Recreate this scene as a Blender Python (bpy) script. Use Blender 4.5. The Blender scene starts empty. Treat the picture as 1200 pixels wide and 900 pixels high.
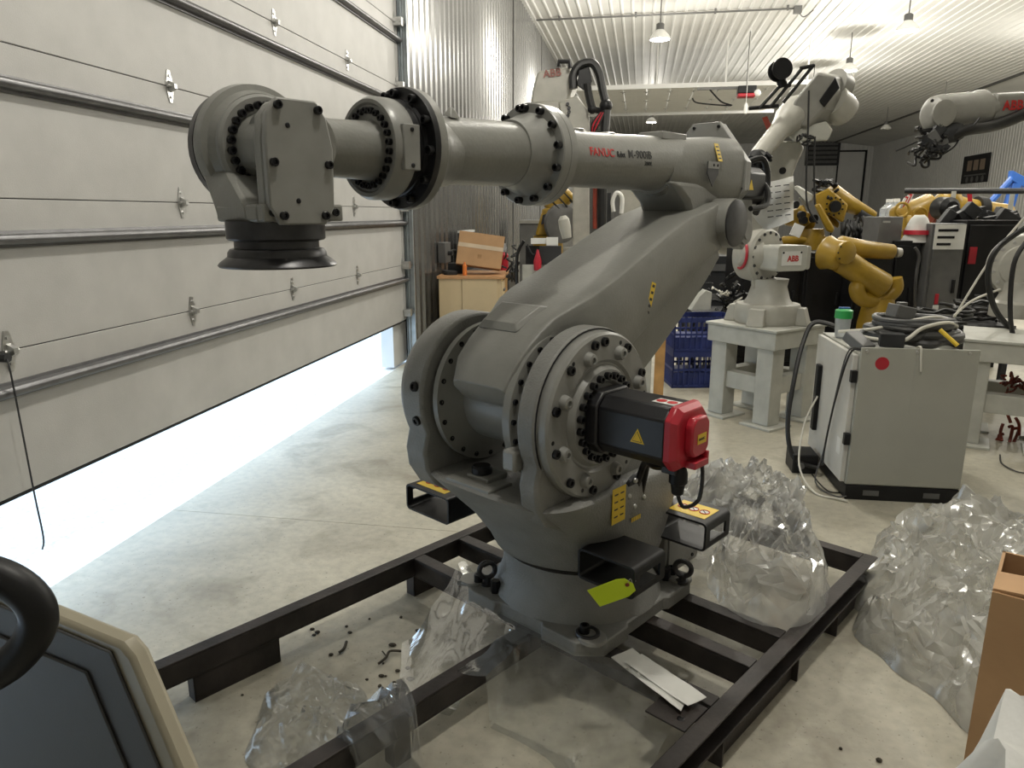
import bpy, bmesh, math, random
from mathutils import Vector, Matrix, noise, Quaternion
R = math.radians
random.seed(7)
scene = bpy.context.scene
COL = scene.collection

# ---------------------------------------------------------------- camera
CAM_H, PITCH, YAW, FPX = 1.68, R(13.3), R(9.92), 846.0
cd = bpy.data.cameras.new('camera')
cam = bpy.data.objects.new('camera', cd); COL.objects.link(cam)
cam.location = (0, 0, CAM_H)
cam.rotation_euler = (R(90) - PITCH, 0, YAW)
cd.sensor_width = 36.0
cd.lens = 36.0 * FPX / 1200.0
cd.clip_start = 0.02; cd.clip_end = 300
scene.camera = cam

# ---------------------------------------------------------------- sky and exposure
SKY_STRENGTH = 3.3
world = bpy.data.worlds.new('sky'); scene.world = world
world.use_nodes = True
wb = world.node_tree.nodes['Background']
wb.inputs[0].default_value = (0.60, 0.79, 1.0, 1)
wb.inputs[1].default_value = SKY_STRENGTH
LAMP_W = 208.0
LAMP_COL = (1.0, 0.955, 0.86)
vs = scene.view_settings
vs.view_transform = 'Standard'; vs.look = 'None'; vs.gamma = 1.0
vs.use_curve_mapping = False
vs.exposure = 0.0

# ---------------------------------------------------------------- frames
FH = Vector((-math.sin(YAW), math.cos(YAW), 0)); RT = Vector((math.cos(YAW), math.sin(YAW), 0)); UPV = Vector((0, 0, 1))
FW = FH * math.cos(PITCH) - UPV * math.sin(PITCH); CU = FH * math.sin(PITCH) + UPV * math.cos(PITCH)
CP = Vector((0, 0, CAM_H))
def ray(x, y): return FW + RT * ((x - 600) / FPX) - CU * ((y - 450) / FPX)
def at(x, y, D):                      # the point at ground distance D seen in that direction
    d = ray(x, y); return CP + d * (D / d.dot(FH))
def onz(x, y, z=0.0):
    d = ray(x, y); return CP + d * ((z - CAM_H) / d.z)
def V(*a): return Vector(a)

# ---------------------------------------------------------------- materials
MATS = {}
def mat(name, col, rough=0.5, metal=0.0, var=0.06, scale=6.0, bump=0.0, bscale=120.0, spec=0.5, emit=None, coat=0.0):
    if name in MATS: return MATS[name]
    m = bpy.data.materials.new(name); m.use_nodes = True
    nt = m.node_tree; n = nt.nodes; l = nt.links
    p = n['Principled BSDF']
    p.inputs['Roughness'].default_value = rough
    p.inputs['Metallic'].default_value = metal
    p.inputs['Specular IOR Level'].default_value = spec
    p.inputs['Coat Weight'].default_value = coat
    tc = n.new('ShaderNodeTexCoord')
    nz = n.new('ShaderNodeTexNoise'); nz.inputs['Scale'].default_value = scale; nz.inputs['Detail'].default_value = 5
    l.new(tc.outputs['Object'], nz.inputs['Vector'])
    cr = n.new('ShaderNodeValToRGB')
    a = [max(0, c * (1 - var * 1.6)) for c in col]; b = [min(1, c * (1 + var * 1.6)) for c in col]
    cr.color_ramp.elements[0].position = 0.3; cr.color_ramp.elements[1].position = 0.7
    cr.color_ramp.elements[0].color = (*a, 1); cr.color_ramp.elements[1].color = (*b, 1)
    l.new(nz.outputs['Fac'], cr.inputs['Fac']); l.new(cr.outputs['Color'], p.inputs['Base Color'])
    if bump:
        n2 = n.new('ShaderNodeTexNoise'); n2.inputs['Scale'].default_value = bscale; n2.inputs['Detail'].default_value = 4
        l.new(tc.outputs['Object'], n2.inputs['Vector'])
        bp = n.new('ShaderNodeBump'); bp.inputs['Strength'].default_value = bump; bp.inputs['Distance'].default_value = 0.01
        l.new(n2.outputs['Fac'], bp.inputs['Height']); l.new(bp.outputs['Normal'], p.inputs['Normal'])
    if emit:
        p.inputs['Emission Color'].default_value = (*emit[0], 1); p.inputs['Emission Strength'].default_value = emit[1]
    MATS[name] = m
    return m

GREY = mat('robot_grey_paint', (0.205, 0.205, 0.188), 0.33, var=0.05, scale=9, bump=0.08, bscale=90)
GREY2 = mat('robot_grey_machined', (0.24, 0.24, 0.225), 0.33, var=0.05, scale=14)
CAST = mat('robot_grey_casting', (0.20, 0.20, 0.188), 0.5, var=0.06, scale=12, bump=0.3, bscale=140)
BLACK = mat('black_paint', (0.009, 0.009, 0.010), 0.45, var=0.2, spec=0.3)
BLACKS = mat('black_satin', (0.012, 0.012, 0.014), 0.38, var=0.2)
BOLT = mat('black_oxide_bolt', (0.02, 0.02, 0.022), 0.28, 0.6, var=0.2)
STEEL = mat('zinc_steel', (0.55, 0.55, 0.54), 0.3, 0.9, var=0.12, scale=20)
DSTEEL = mat('dark_steel', (0.05, 0.05, 0.053), 0.35, 0.5, var=0.15, scale=25)
RED = mat('red_motor_cap', (0.42, 0.015, 0.03), 0.35, var=0.08)
YEL = mat('yellow_label', (0.75, 0.52, 0.03), 0.5, var=0.04)
YELR = mat('yellow_robot_paint', (0.33, 0.205, 0.018), 0.38, var=0.12, scale=7, bump=0.06)
WHITE = mat('white_paper', (0.72, 0.72, 0.69), 0.7, var=0.05)
WHITEP = mat('white_painted_steel', (0.46, 0.46, 0.415), 0.42, var=0.07, scale=8, bump=0.05)
ABBC = mat('beige_white_robot_paint', (0.40, 0.39, 0.345), 0.4, var=0.06, scale=8, bump=0.05)
ABBG = mat('grey_robot_paint', (0.27, 0.265, 0.24), 0.42, var=0.07, scale=8, bump=0.05)
CABG = mat('cabinet_light_grey', (0.36, 0.36, 0.315), 0.5, var=0.03, scale=4, bump=0.03, bscale=300)
CABW = mat('cabinet_door_grey', (0.58, 0.57, 0.53), 0.45, var=0.03)
REDT = mat('red_lettering', (0.50, 0.02, 0.02), 0.5, var=0.02)
BLKT = mat('black_lettering', (0.02, 0.02, 0.02), 0.5, var=0.02)
CARD = mat('cardboard', (0.47, 0.285, 0.145), 0.8, var=0.06, scale=5, bump=0.06, bscale=60)
CARDD = mat('cardboard_edge', (0.36, 0.21, 0.10), 0.85, var=0.1, scale=20)
WOODM = mat('maple_laminate', (0.62, 0.49, 0.30), 0.5, var=0.05, scale=3)
WOODE = mat('orange_wood_edge', (0.55, 0.30, 0.14), 0.55, var=0.08, scale=10)
WOODP = mat('pine_post', (0.50, 0.28, 0.10), 0.6, var=0.12, scale=8)
DGREY = mat('dark_grey_metal', (0.03, 0.031, 0.033), 0.5, var=0.2, spec=0.3)
MGREY = mat('mid_grey_metal', (0.11, 0.11, 0.107), 0.5, var=0.1)
BLUEC = mat('blue_plastic', (0.025, 0.04, 0.17), 0.45, var=0.15)
BLUEH = mat('blue_hoist_paint', (0.04, 0.15, 0.55), 0.4, var=0.08)
LIME = mat('lime_card_tag', (0.62, 0.80, 0.02), 0.6, var=0.03)
GREENC = mat('green_plastic_lid', (0.03, 0.35, 0.08), 0.4, var=0.05)
CABLE = mat('grey_cable_jacket', (0.07, 0.07, 0.07), 0.5, var=0.15)
CABLEB = mat('black_cable_jacket', (0.010, 0.010, 0.010), 0.45, var=0.2)
CABLEW = mat('white_wire', (0.62, 0.60, 0.53), 0.5, var=0.05)
BEIGE = mat('beige_console_paint', (0.27, 0.245, 0.18), 0.45, var=0.04)
DPANEL = mat('dark_console_panel', (0.05, 0.05, 0.05), 0.6, var=0.05, bump=0.05, bscale=400)
ORANGE = mat('orange_plastic', (0.75, 0.22, 0.05), 0.4, var=0.05)
BRUST = mat('brown_red_paint', (0.20, 0.03, 0.015), 0.5, var=0.15)
BULB = mat('lamp_bulb_glass', (0.9, 0.9, 0.85), 0.3, var=0.01, emit=((1.0, 0.95, 0.85), 30.0))
LAMPW = mat('lamp_white_enamel', (0.75, 0.75, 0.72), 0.4, var=0.03)
SOIL = mat('dry_debris', (0.05, 0.042, 0.03), 0.9, var=0.3, scale=40)
GRASS = mat('dry_grass', (0.45, 0.36, 0.10), 0.9, var=0.3, scale=3)

def rail_mat():
    m = mat('rusty_dark_rail', (0.032, 0.026, 0.024), 0.5, 0.2, var=0.3, scale=7, bump=0.15, bscale=60)
    return m
RAIL = rail_mat()

def glassy(name, tint, clear, rough, gloss=0.35):
    m = bpy.data.materials.new(name); m.use_nodes = True
    nt = m.node_tree; n = nt.nodes; l = nt.links
    for x in list(n): n.remove(x)
    out = n.new('ShaderNodeOutputMaterial')
    tr = n.new('ShaderNodeBsdfTransparent'); tr.inputs[0].default_value = (*[0.6 + 0.4 * c for c in tint], 1)
    df = n.new('ShaderNodeBsdfDiffuse'); df.inputs[0].default_value = (*tint, 1)
    tl = n.new('ShaderNodeBsdfTranslucent'); tl.inputs[0].default_value = (*tint, 1)
    gl = n.new('ShaderNodeBsdfGlossy'); gl.inputs['Roughness'].default_value = rough; gl.inputs[0].default_value = (1, 1, 1, 1)
    tc = n.new('ShaderNodeTexCoord'); nz = n.new('ShaderNodeTexNoise'); nz.inputs['Scale'].default_value = 5; nz.inputs['Detail'].default_value = 5
    nz.inputs['Distortion'].default_value = 1.2
    l.new(tc.outputs['Object'], nz.inputs['Vector'])
    bp = n.new('ShaderNodeBump'); bp.inputs['Strength'].default_value = 0.12; bp.inputs['Distance'].default_value = 0.03
    l.new(nz.outputs['Fac'], bp.inputs['Height'])
    for s in (df, gl): l.new(bp.outputs['Normal'], s.inputs['Normal'])
    m1 = n.new('ShaderNodeMixShader'); m1.inputs[0].default_value = 0.5
    l.new(df.outputs[0], m1.inputs[1]); l.new(tl.outputs[0], m1.inputs[2])
    m2 = n.new('ShaderNodeMixShader')
    mr = n.new('ShaderNodeMapRange'); mr.inputs['From Min'].default_value = 0.3; mr.inputs['From Max'].default_value = 0.72
    mr.inputs['To Min'].default_value = clear + 0.10; mr.inputs['To Max'].default_value = clear - 0.12
    l.new(nz.outputs['Fac'], mr.inputs['Value']); l.new(mr.outputs[0], m2.inputs[0])
    l.new(m1.outputs[0], m2.inputs[1]); l.new(tr.outputs[0], m2.inputs[2])
    fr = n.new('ShaderNodeFresnel'); fr.inputs['IOR'].default_value = 1.5; l.new(bp.outputs['Normal'], fr.inputs['Normal'])
    mm = n.new('ShaderNodeMath'); mm.operation = 'MULTIPLY_ADD'; mm.inputs[1].default_value = gloss * 2; mm.inputs[2].default_value = 0.02
    l.new(fr.outputs[0], mm.inputs[0])
    m3 = n.new('ShaderNodeMixShader'); l.new(mm.outputs[0], m3.inputs[0])
    l.new(m2.outputs[0], m3.inputs[1]); l.new(gl.outputs[0], m3.inputs[2])
    l.new(m3.outputs[0], out.inputs[0])
    MATS[name] = m; return m
FILM = glassy('clear_plastic_film', (0.80, 0.82, 0.80), 0.90, 0.10, 0.16)
FILMM = glassy('milky_plastic_film', (0.98, 0.99, 0.98), 0.68, 0.17, 0.60)
FILMB = glassy('thin_bag_film', (0.96, 0.97, 0.96), 0.85, 0.12, 0.45)
BOTTLE = glassy('clear_bottle_plastic', (0.75, 0.78, 0.80), 0.55, 0.08)
BAGW = mat('white_plastic_bag', (0.80, 0.80, 0.77), 0.35, var=0.05, scale=6, bump=0.25, bscale=14)

def floor_mat():
    m = bpy.data.materials.new('polished_concrete'); m.use_nodes = True
    nt = m.node_tree; n = nt.nodes; l = nt.links; p = n['Principled BSDF']
    tc = n.new('ShaderNodeTexCoord')
    def nz(s, d, dist=0.0):
        t = n.new('ShaderNodeTexNoise'); t.inputs['Scale'].default_value = s; t.inputs['Detail'].default_value = d; t.inputs['Distortion'].default_value = dist
        l.new(tc.outputs['Object'], t.inputs['Vector']); return t
    a = nz(0.9, 6, 0.4); b = nz(22, 8); c = nz(70, 3)
    r1 = n.new('ShaderNodeValToRGB'); r1.color_ramp.elements[0].position = 0.32; r1.color_ramp.elements[1].position = 0.68
    r1.color_ramp.elements[0].color = (0.33, 0.31, 0.25, 1); r1.color_ramp.elements[1].color = (0.56, 0.53, 0.435, 1)
    l.new(a.outputs['Fac'], r1.inputs['Fac'])
    r2 = n.new('ShaderNodeValToRGB'); r2.color_ramp.elements[0].position = 0.30; r2.color_ramp.elements[1].position = 0.62
    r2.color_ramp.elements[0].color = (0.80, 0.80, 0.80, 1); r2.color_ramp.elements[1].color = (1.06, 1.06, 1.06, 1)
    l.new(b.outputs['Fac'], r2.inputs['Fac'])
    mx = n.new('ShaderNodeMix'); mx.data_type = 'RGBA'; mx.blend_type = 'MULTIPLY'; mx.inputs['Factor'].default_value = 0.75
    l.new(r1.outputs['Color'], mx.inputs['A']); l.new(r2.outputs['Color'], mx.inputs['B'])
    r3 = n.new('ShaderNodeValToRGB'); r3.color_ramp.elements[0].position = 0.27; r3.color_ramp.elements[1].position = 0.36
    r3.color_ramp.elements[0].color = (0.32, 0.30, 0.27, 1); r3.color_ramp.elements[1].color = (1, 1, 1, 1)
    l.new(c.outputs['Fac'], r3.inputs['Fac'])
    m2 = n.new('ShaderNodeMix'); m2.data_type = 'RGBA'; m2.blend_type = 'MULTIPLY'; m2.inputs['Factor'].default_value = 0.7
    l.new(mx.outputs['Result'], m2.inputs['A']); l.new(r3.outputs['Color'], m2.inputs['B'])
    d4 = nz(2.1, 8, 1.2); r4 = n.new('ShaderNodeValToRGB'); r4.color_ramp.elements[0].position = 0.30; r4.color_ramp.elements[1].position = 0.46
    r4.color_ramp.elements[0].color = (0.66, 0.64, 0.60, 1); r4.color_ramp.elements[1].color = (1, 1, 1, 1); l.new(d4.outputs['Fac'], r4.inputs['Fac'])
    m5 = n.new('ShaderNodeMix'); m5.data_type = 'RGBA'; m5.blend_type = 'MULTIPLY'; m5.inputs['Factor'].default_value = 0.85
    l.new(m2.outputs['Result'], m5.inputs['A']); l.new(r4.outputs['Color'], m5.inputs['B'])
    l.new(m5.outputs['Result'], p.inputs['Base Color'])
    rr = n.new('ShaderNodeMapRange'); rr.inputs['To Min'].default_value = 0.36; rr.inputs['To Max'].default_value = 0.62
    l.new(b.outputs['Fac'], rr.inputs['Value']); l.new(rr.outputs[0], p.inputs['Roughness'])
    bp = n.new('ShaderNodeBump'); bp.inputs['Strength'].default_value = 0.18; bp.inputs['Distance'].default_value = 0.01
    l.new(b.outputs['Fac'], bp.inputs['Height']); l.new(bp.outputs['Normal'], p.inputs['Normal'])
    return m
CONC = floor_mat()
SHEET = mat('galvalume_liner', (0.33, 0.33, 0.325), 0.27, 0.85, var=0.05, scale=1.5)
CEIL = mat('white_liner_panel', (0.80, 0.80, 0.78), 0.55, 0.0, var=0.03, scale=1.0)
WALLW = mat('white_wall_liner', (0.62, 0.62, 0.60), 0.45, 0.0, var=0.03, scale=1.0)
DOORP = mat('door_panel_embossed', (0.44, 0.435, 0.42), 0.5, 0.0, var=0.035, scale=5, bump=0.12, bscale=160)
TRACK = mat('galvanised_track', (0.40, 0.44, 0.46), 0.35, 0.6, var=0.1, scale=12)
STRUT = mat('dark_door_strut', (0.13, 0.13, 0.135), 0.32, 0.6, var=0.1, scale=10)
GROUND = mat('pale_gravel', (0.88, 0.86, 0.83), 0.9, var=0.2, scale=30, bump=0.3, bscale=40)
# ---------------------------------------------------------------- mesh helpers
class MB:
    def __init__(s): s.v = []; s.f = []; s.mi = []; s.cm = 0
    def add(s, vs, fs):
        o = len(s.v); s.v += [tuple(v) for v in vs]
        for f in fs: s.f.append([i + o for i in f]); s.mi.append(s.cm)
        return s
    def box(s, c, d, rot=None):
        c = Vector(c); h = Vector(d) / 2
        vs = [Vector((x, y, z)) for x in (-h.x, h.x) for y in (-h.y, h.y) for z in (-h.z, h.z)]
        if rot is not None: vs = [rot @ v for v in vs]
        return s.add([v + c for v in vs], [(0, 1, 3, 2), (4, 6, 7, 5), (0, 4, 5, 1), (2, 3, 7, 6), (0, 2, 6, 4), (1, 5, 7, 3)])
    def bb(s, x0, x1, y0, y1, z0, z1):
        return s.box(((x0 + x1) / 2, (y0 + y1) / 2, (z0 + z1) / 2), (x1 - x0, y1 - y0, z1 - z0))
    def hexa(s, bot, top):            # 4 + 4 points, same order
        return s.loft([bot, top])
    def loft(s, rings, caps=True):
        n = len(rings[0]); vs = [p for r in rings for p in r]; fs = []
        for i in range(len(rings) - 1):
            for j in range(n):
                a = i * n + j; b = i * n + (j + 1) % n
                fs.append((a, b, b + n, a + n))
        if caps:
            fs.append(tuple(range(n - 1, -1, -1))); fs.append(tuple((len(rings) - 1) * n + j for j in range(n)))
        return s.add(vs, fs)
    def lathe(s, o, axis, prof, n=32, caps=True):
        o = Vector(o); a = Vector(axis).normalized(); u = a.orthogonal().normalized(); w = a.cross(u)
        rings = []
        for t, r in prof:
            r = max(r, 1e-4)
            rings.append([o + a * t + (u * math.cos(2 * math.pi * k / n) + w * math.sin(2 * math.pi * k / n)) * r for k in range(n)])
        return s.loft(rings, caps)
    def cyl(s, p0, p1, r0, r1=None, n=20):
        p0 = Vector(p0); p1 = Vector(p1); d = p1 - p0
        return s.lathe(p0, d, [(0, r0), (d.length, r0 if r1 is None else r1)], n)
    def prism(s, poly, o, u, v, w):
        o = Vector(o); u = Vector(u); v = Vector(v); w = Vector(w)
        a = [o + u * p[0] + v * p[1] for p in poly]
        return s.loft([a, [p + w for p in a]])
    def ring(s, o, axis, r0, r1, t0, t1, n=32):   # annulus with thickness
        o = Vector(o); a = Vector(axis).normalized(); u = a.orthogonal().normalized(); w = a.cross(u)
        def c(t, r): return [o + a * t + (u * math.cos(2 * math.pi * k / n) + w * math.sin(2 * math.pi * k / n)) * r for k in range(n)]
        return s.loft([c(t0, r0), c(t0, r1), c(t1, r1), c(t1, r0), c(t0, r0)], caps=False)
    def tube(s, pts, r, n=8, smooth=True, taper=None):
        pts = [Vector(p) for p in pts]
        if smooth and len(pts) > 2: pts = spline(pts)
        rings = []; t = (pts[1] - pts[0]).normalized(); u = t.orthogonal().normalized()
        for i, p in enumerate(pts):
            if i == 0: t2 = (pts[1] - pts[0])
            elif i == len(pts) - 1: t2 = (pts[-1] - pts[-2])
            else: t2 = (pts[i + 1] - pts[i - 1])
            t2 = t2.normalized(); u = (u - t2 * u.dot(t2))
            if u.length < 1e-6: u = t2.orthogonal()
            u.normalize(); w = t2.cross(u)
            rr = r if taper is None else r + (taper - r) * i / (len(pts) - 1)
            rings.append([p + (u * math.cos(2 * math.pi * k / n) + w * math.sin(2 * math.pi * k / n)) * rr for k in range(n)])
        return s.loft(rings)
    def torus(s, c, axis, R0, r, n=24, m=8):
        c = Vector(c); a = Vector(axis).normalized(); u = a.orthogonal().normalized(); w = a.cross(u); vs = []; fs = []
        for i in range(n):
            d = u * math.cos(2 * math.pi * i / n) + w * math.sin(2 * math.pi * i / n)
            for j in range(m):
                q = 2 * math.pi * j / m; vs.append(c + d * (R0 + r * math.cos(q)) + a * (r * math.sin(q)))
        for i in range(n):
            for j in range(m):
                fs.append((i * m + j, ((i + 1) % n) * m + j, ((i + 1) % n) * m + (j + 1) % m, i * m + (j + 1) % m))
        return s.add(vs, fs)
    def ball(s, c, r, n=16, m=10):
        c = Vector(c); r = Vector((r, r, r)) if not hasattr(r, '__len__') else Vector(r)
        rings = []
        for i in range(m + 1):
            q = math.pi * i / m; rr = max(math.sin(q), 0.01)
            rings.append([c + Vector((r.x * rr * math.cos(2 * math.pi * k / n), r.y * rr * math.sin(2 * math.pi * k / n), -r.z * math.cos(q))) for k in range(n)])
        return s.loft(rings)
    def mesh(s, name, smooth=32):
        me = bpy.data.meshes.new(name); me.from_pydata(s.v, [], s.f)
        bm = bmesh.new(); bm.from_mesh(me); bmesh.ops.recalc_face_normals(bm, faces=bm.faces); bm.to_mesh(me); bm.free()
        for p, i in zip(me.polygons, s.mi): p.material_index = i
        if smooth:
            me.shade_smooth(); me.set_sharp_from_angle(angle=R(smooth))
        me.update(); return me
    def build(s, name, m, parent=None, bevel=0.0, smooth=32, seg=2, kind=None):
        me = s.mesh(name, smooth)
        for x in (m if isinstance(m, (list, tuple)) else [m]): me.materials.append(x)
        o = bpy.data.objects.new(name, me); COL.objects.link(o)
        if parent is not None: o.parent = parent
        if bevel:
            b = o.modifiers.new('bevel', 'BEVEL'); b.width = bevel; b.segments = seg; b.limit_method = 'ANGLE'; b.angle_limit = R(38)
            b.harden_normals = False
        if kind: o['kind'] = kind
        return o

def spline(pts, k=6):
    out = []; n = len(pts)
    for i in range(n - 1):
        p0 = pts[max(i - 1, 0)]; p1 = pts[i]; p2 = pts[i + 1]; p3 = pts[min(i + 2, n - 1)]
        for j in range(k):
            t = j / k
            out.append(0.5 * ((2 * p1) + (p2 - p0) * t + (2 * p0 - 5 * p1 + 4 * p2 - p3) * t * t + (3 * p1 - p0 - 3 * p2 + p3) * t ** 3))
    out.append(pts[-1]); return out

def tag(o, label, cat, group=None, kind=None):
    o['label'] = label; o['category'] = cat
    if group: o['group'] = group
    if kind: o['kind'] = kind
    return o
def thing(name, label, cat, loc=(0, 0, 0), rz=0.0, group=None):
    o = bpy.data.objects.new(name, None); COL.objects.link(o); o.location = loc; o.rotation_euler = (0, 0, rz)
    o.empty_display_size = 0.1
    return tag(o, label, cat, group)
def struct(o): o['kind'] = 'structure'; return o
def local(o):                          # children may be given in world coordinates
    o.matrix_basis = Matrix.Identity(4); return o
def rounded(w, h, r, k=5, cx=0.0, cy=0.0):
    out = []
    for sx, sy, a0 in ((1, 1, 0), (-1, 1, 90), (-1, -1, 180), (1, -1, 270)):
        for j in range(k + 1):
            a = R(a0 + 90 * j / k); out.append((cx + sx * (w / 2 - r) + r * math.cos(a), cy + sy * (h / 2 - r) + r * math.sin(a)))
    return out
_bm = {}
def bolt_mesh(kind):
    if kind in _bm: return _bm[kind]
    b = MB()
    if kind == 'cap':
        n = 12; c = lambda z, r: [Vector((r * math.cos(2 * math.pi * k / n), r * math.sin(2 * math.pi * k / n), z)) for k in range(n)]
        b.loft([c(0, 1), c(0.9, 1), c(1, 0.9), c(1, 0.55), c(0.55, 0.5)])
    elif kind == 'hex':
        n = 6; c = lambda z, r: [Vector((r * math.cos(2 * math.pi * k / n), r * math.sin(2 * math.pi * k / n), z)) for k in range(n)]
        b.loft([c(0, 1), c(0.8, 1), c(1, 0.85)])
    else:
        b.lathe((0, 0, 0), (0, 0, 1), [(0, 1), (0.5, 1), (1, 0.6)], 10)
    _bm[kind] = b.mesh('bolt_' + kind, 40); return _bm[kind]
_bmm = {}
def bolt(parent, p, d, r, h, m=None, kind='cap', name='bolt'):
    m = m or BOLT; key = (kind, m.name)
    if key not in _bmm:
        me = bolt_mesh(kind).copy(); me.materials.clear(); me.materials.append(m); _bmm[key] = me
    o = bpy.data.objects.new(name, _bmm[key]); COL.objects.link(o); o.parent = parent
    q = Vector((0, 0, 1)).rotation_difference(Vector(d).normalized())
    o.matrix_local = Matrix.Translation(Vector(p)) @ q.to_matrix().to_4x4() @ Matrix.Diagonal((r, r, h, 1))
    return o
def bolt_circle(parent, c, axis, Rb, n, r, h, a0=0.0, a1=360.0, m=None, kind='cap', name='bolt'):
    a = Vector(axis).normalized(); u = Vector((0, 0, 1)); u = (u - a * u.dot(a)).normalized(); w = a.cross(u)
    full = abs(a1 - a0) >= 359
    for k in range(n):
        q = R(a0 + (a1 - a0) * k / (n if full else max(n - 1, 1)))
        bolt(parent, Vector(c) + (u * math.cos(q) + w * math.sin(q)) * Rb, a, r, h, m, kind, name)
def text(parent, s, o, u, v, size, m, name='lettering', bold=0.0, align='LEFT', depth=0.0006, sx=1.0):
    cu = bpy.data.curves.new(name, 'FONT'); cu.body = s; cu.size = size; cu.extrude = depth; cu.offset = bold; cu.align_x = align
    cu.resolution_u = 3
    t = bpy.data.objects.new(name, cu); COL.objects.link(t)
    dg = bpy.context.evaluated_depsgraph_get(); me = bpy.data.meshes.new_from_object(t.evaluated_get(dg))
    bpy.data.objects.remove(t); bpy.data.curves.remove(cu)
    ob = bpy.data.objects.new(name, me); COL.objects.link(ob); me.materials.clear(); me.materials.append(m)
    u = Vector(u).normalized(); v = Vector(v); v = (v - u * v.dot(u)).normalized(); w = u.cross(v)
    M4 = Matrix(((u.x * sx, v.x, w.x, o[0]), (u.y * sx, v.y, w.y, o[1]), (u.z * sx, v.z, w.z, o[2]), (0, 0, 0, 1)))
    ob.parent = parent; ob.matrix_local = M4
    return ob
def decal(parent, name, poly, o, u, v, m, th=0.001):
    u = Vector(u).normalized(); v = Vector(v); v = (v - u * v.dot(u)).normalized(); w = u.cross(v)
    return MB().prism(poly, o, u, v, w * th).build(name, m, parent, smooth=0)
def rect(w, h): return [(-w / 2, -h / 2), (w / 2, -h / 2), (w / 2, h / 2), (-w / 2, h / 2)]
# ================================================================ the room
X0, X1, X2, YB, YF, ZC = -2.62, 11.6, 14.0, 50.0, -6.0, 6.0
DOOR_Y1 = 7.86
def corrug(L, period=0.2286, h=0.02, flat=0.56):
    pts = []; k = 0; t = 0.0
    while t < L:
        a = period * flat; s = period * 0.10
        pts += [(t, 0.0), (t + a, 0.0), (t + a + s, h), (t + period - s, h)]
        t += period
    pts = [p for p in pts if p[0] < L] + [(L, 0.0)]
    return pts
def sheet(name, o, u, v, n, L, H, m, back=0.04, **kw):
    o, u, v, n = Vector(o), Vector(u), Vector(v), Vector(n)
    p = corrug(L, **kw); b = MB(); k = len(p); vs = []
    for t, h in p:
        a = o + u * t + n * h; vs += [a, a + v * H]
    b.add(vs, [(2 * i, 2 * i + 2, 2 * i + 3, 2 * i + 1) for i in range(k - 1)])
    q = [o - n * back, o - n * back + u * L, o - n * back + u * L + v * H, o - n * back + v * H]
    b.add(q, [(0, 3, 2, 1)])
    me = bpy.data.meshes.new(name); me.from_pydata(b.v, [], b.f); me.materials.append(m); me.update()
    ob = bpy.data.objects.new(name, me); COL.objects.link(ob)
    return struct(ob)
# concrete slab with a saw-cut joint: three bays, each its own piece
fl = struct(MB().bb(X0, X2, YF, YB, -0.30, -0.012).build('floor', CONC, smooth=0))
for (a, b) in ((YF, 3.52), (3.524, 9.6), (9.604, 20.0), (20.004, 34.0), (34.004, YB)):
    MB().bb(X0 + 0.0, 5.6, a, b, -0.0119, 0.0).build('slab_bay', CONC, fl, smooth=0)
    MB().bb(5.604, X2, a, b, -0.0119, 0.0).build('slab_bay', CONC, fl, smooth=0)
struct(MB().bb(-40, X0, -40, 60, -0.30, -0.03).build('ground', GROUND, smooth=0))
sheet('wall_left', (X0, DOOR_Y1 + 0.16, 0), (0, 1, 0), (0, 0, 1), (1, 0, 0), YB - DOOR_Y1 - 0.16, ZC, SHEET, h=.032, flat=.42)
wl = struct(MB().bb(X0 - 0.06, X0, YF, DOOR_Y1 + 0.16, 4.90, ZC).build('wall_left_header', SHEET, smooth=0))
struct(MB().bb(X0 - 0.06, X0, YF, -1.4, 0, 4.90).build('wall_left_jamb', SHEET, smooth=0))
sheet('wall_right', (X2, YB, 0), (0, -1, 0), (0, 0, 1), (-1, 0, 0), YB - YF, 5.70, WALLW)
wbk = sheet('wall_back', (X2, YB, 0), (-1, 0, 0), (0, 0, 1), (0, -1, 0), X2 - X0, ZC, WALLW)
struct(MB().bb(X0, X2, YF - 0.06, YF, 0, ZC).build('wall_front', WALLW, smooth=0))
sheet('ceiling', (X0, YF, ZC), (1, 0, 0), (0, 1, 0), (0, 0, -1), X1 - X0, YB - YF, CEIL, flat=0.66)
struct(MB().hexa([V(X1, YF, ZC), V(X2, YF, 5.70), V(X2, YB, 5.70), V(X1, YB, ZC)], [V(X1, YF, ZC + .05), V(X2, YF, 5.75), V(X2, YB, 5.75), V(X1, YB, ZC + .05)]).build('ceiling_eave', CEIL, smooth=0))
struct(MB().bb(X1 - 0.05, X1 + 0.05, YF, YB, ZC - 0.07, ZC - 0.0).build('trim_1', MGREY, smooth=0))
struct(MB().bb(X0, X0 + 0.10, DOOR_Y1 + 0.2, YB, ZC - 0.10, ZC - 0.03).build('trim_2', WALLW, smooth=0))
# grey skirting rail along the ribbed wall
struct(MB().bb(X0 + 0.02, X0 + 0.05, 8.2, 22, 0.0, 0.16).build('baseboard_left', DGREY, smooth=0))
# wall panel lap seams
for y in (14.98, 19.0):
    MB().bb(X0 + 0.018, X0 + 0.034, y, y + 0.05, 0.02, ZC - 0.1).build('wall_panel_lap', MGREY, bpy.data.objects['wall_left'], smooth=0)

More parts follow.
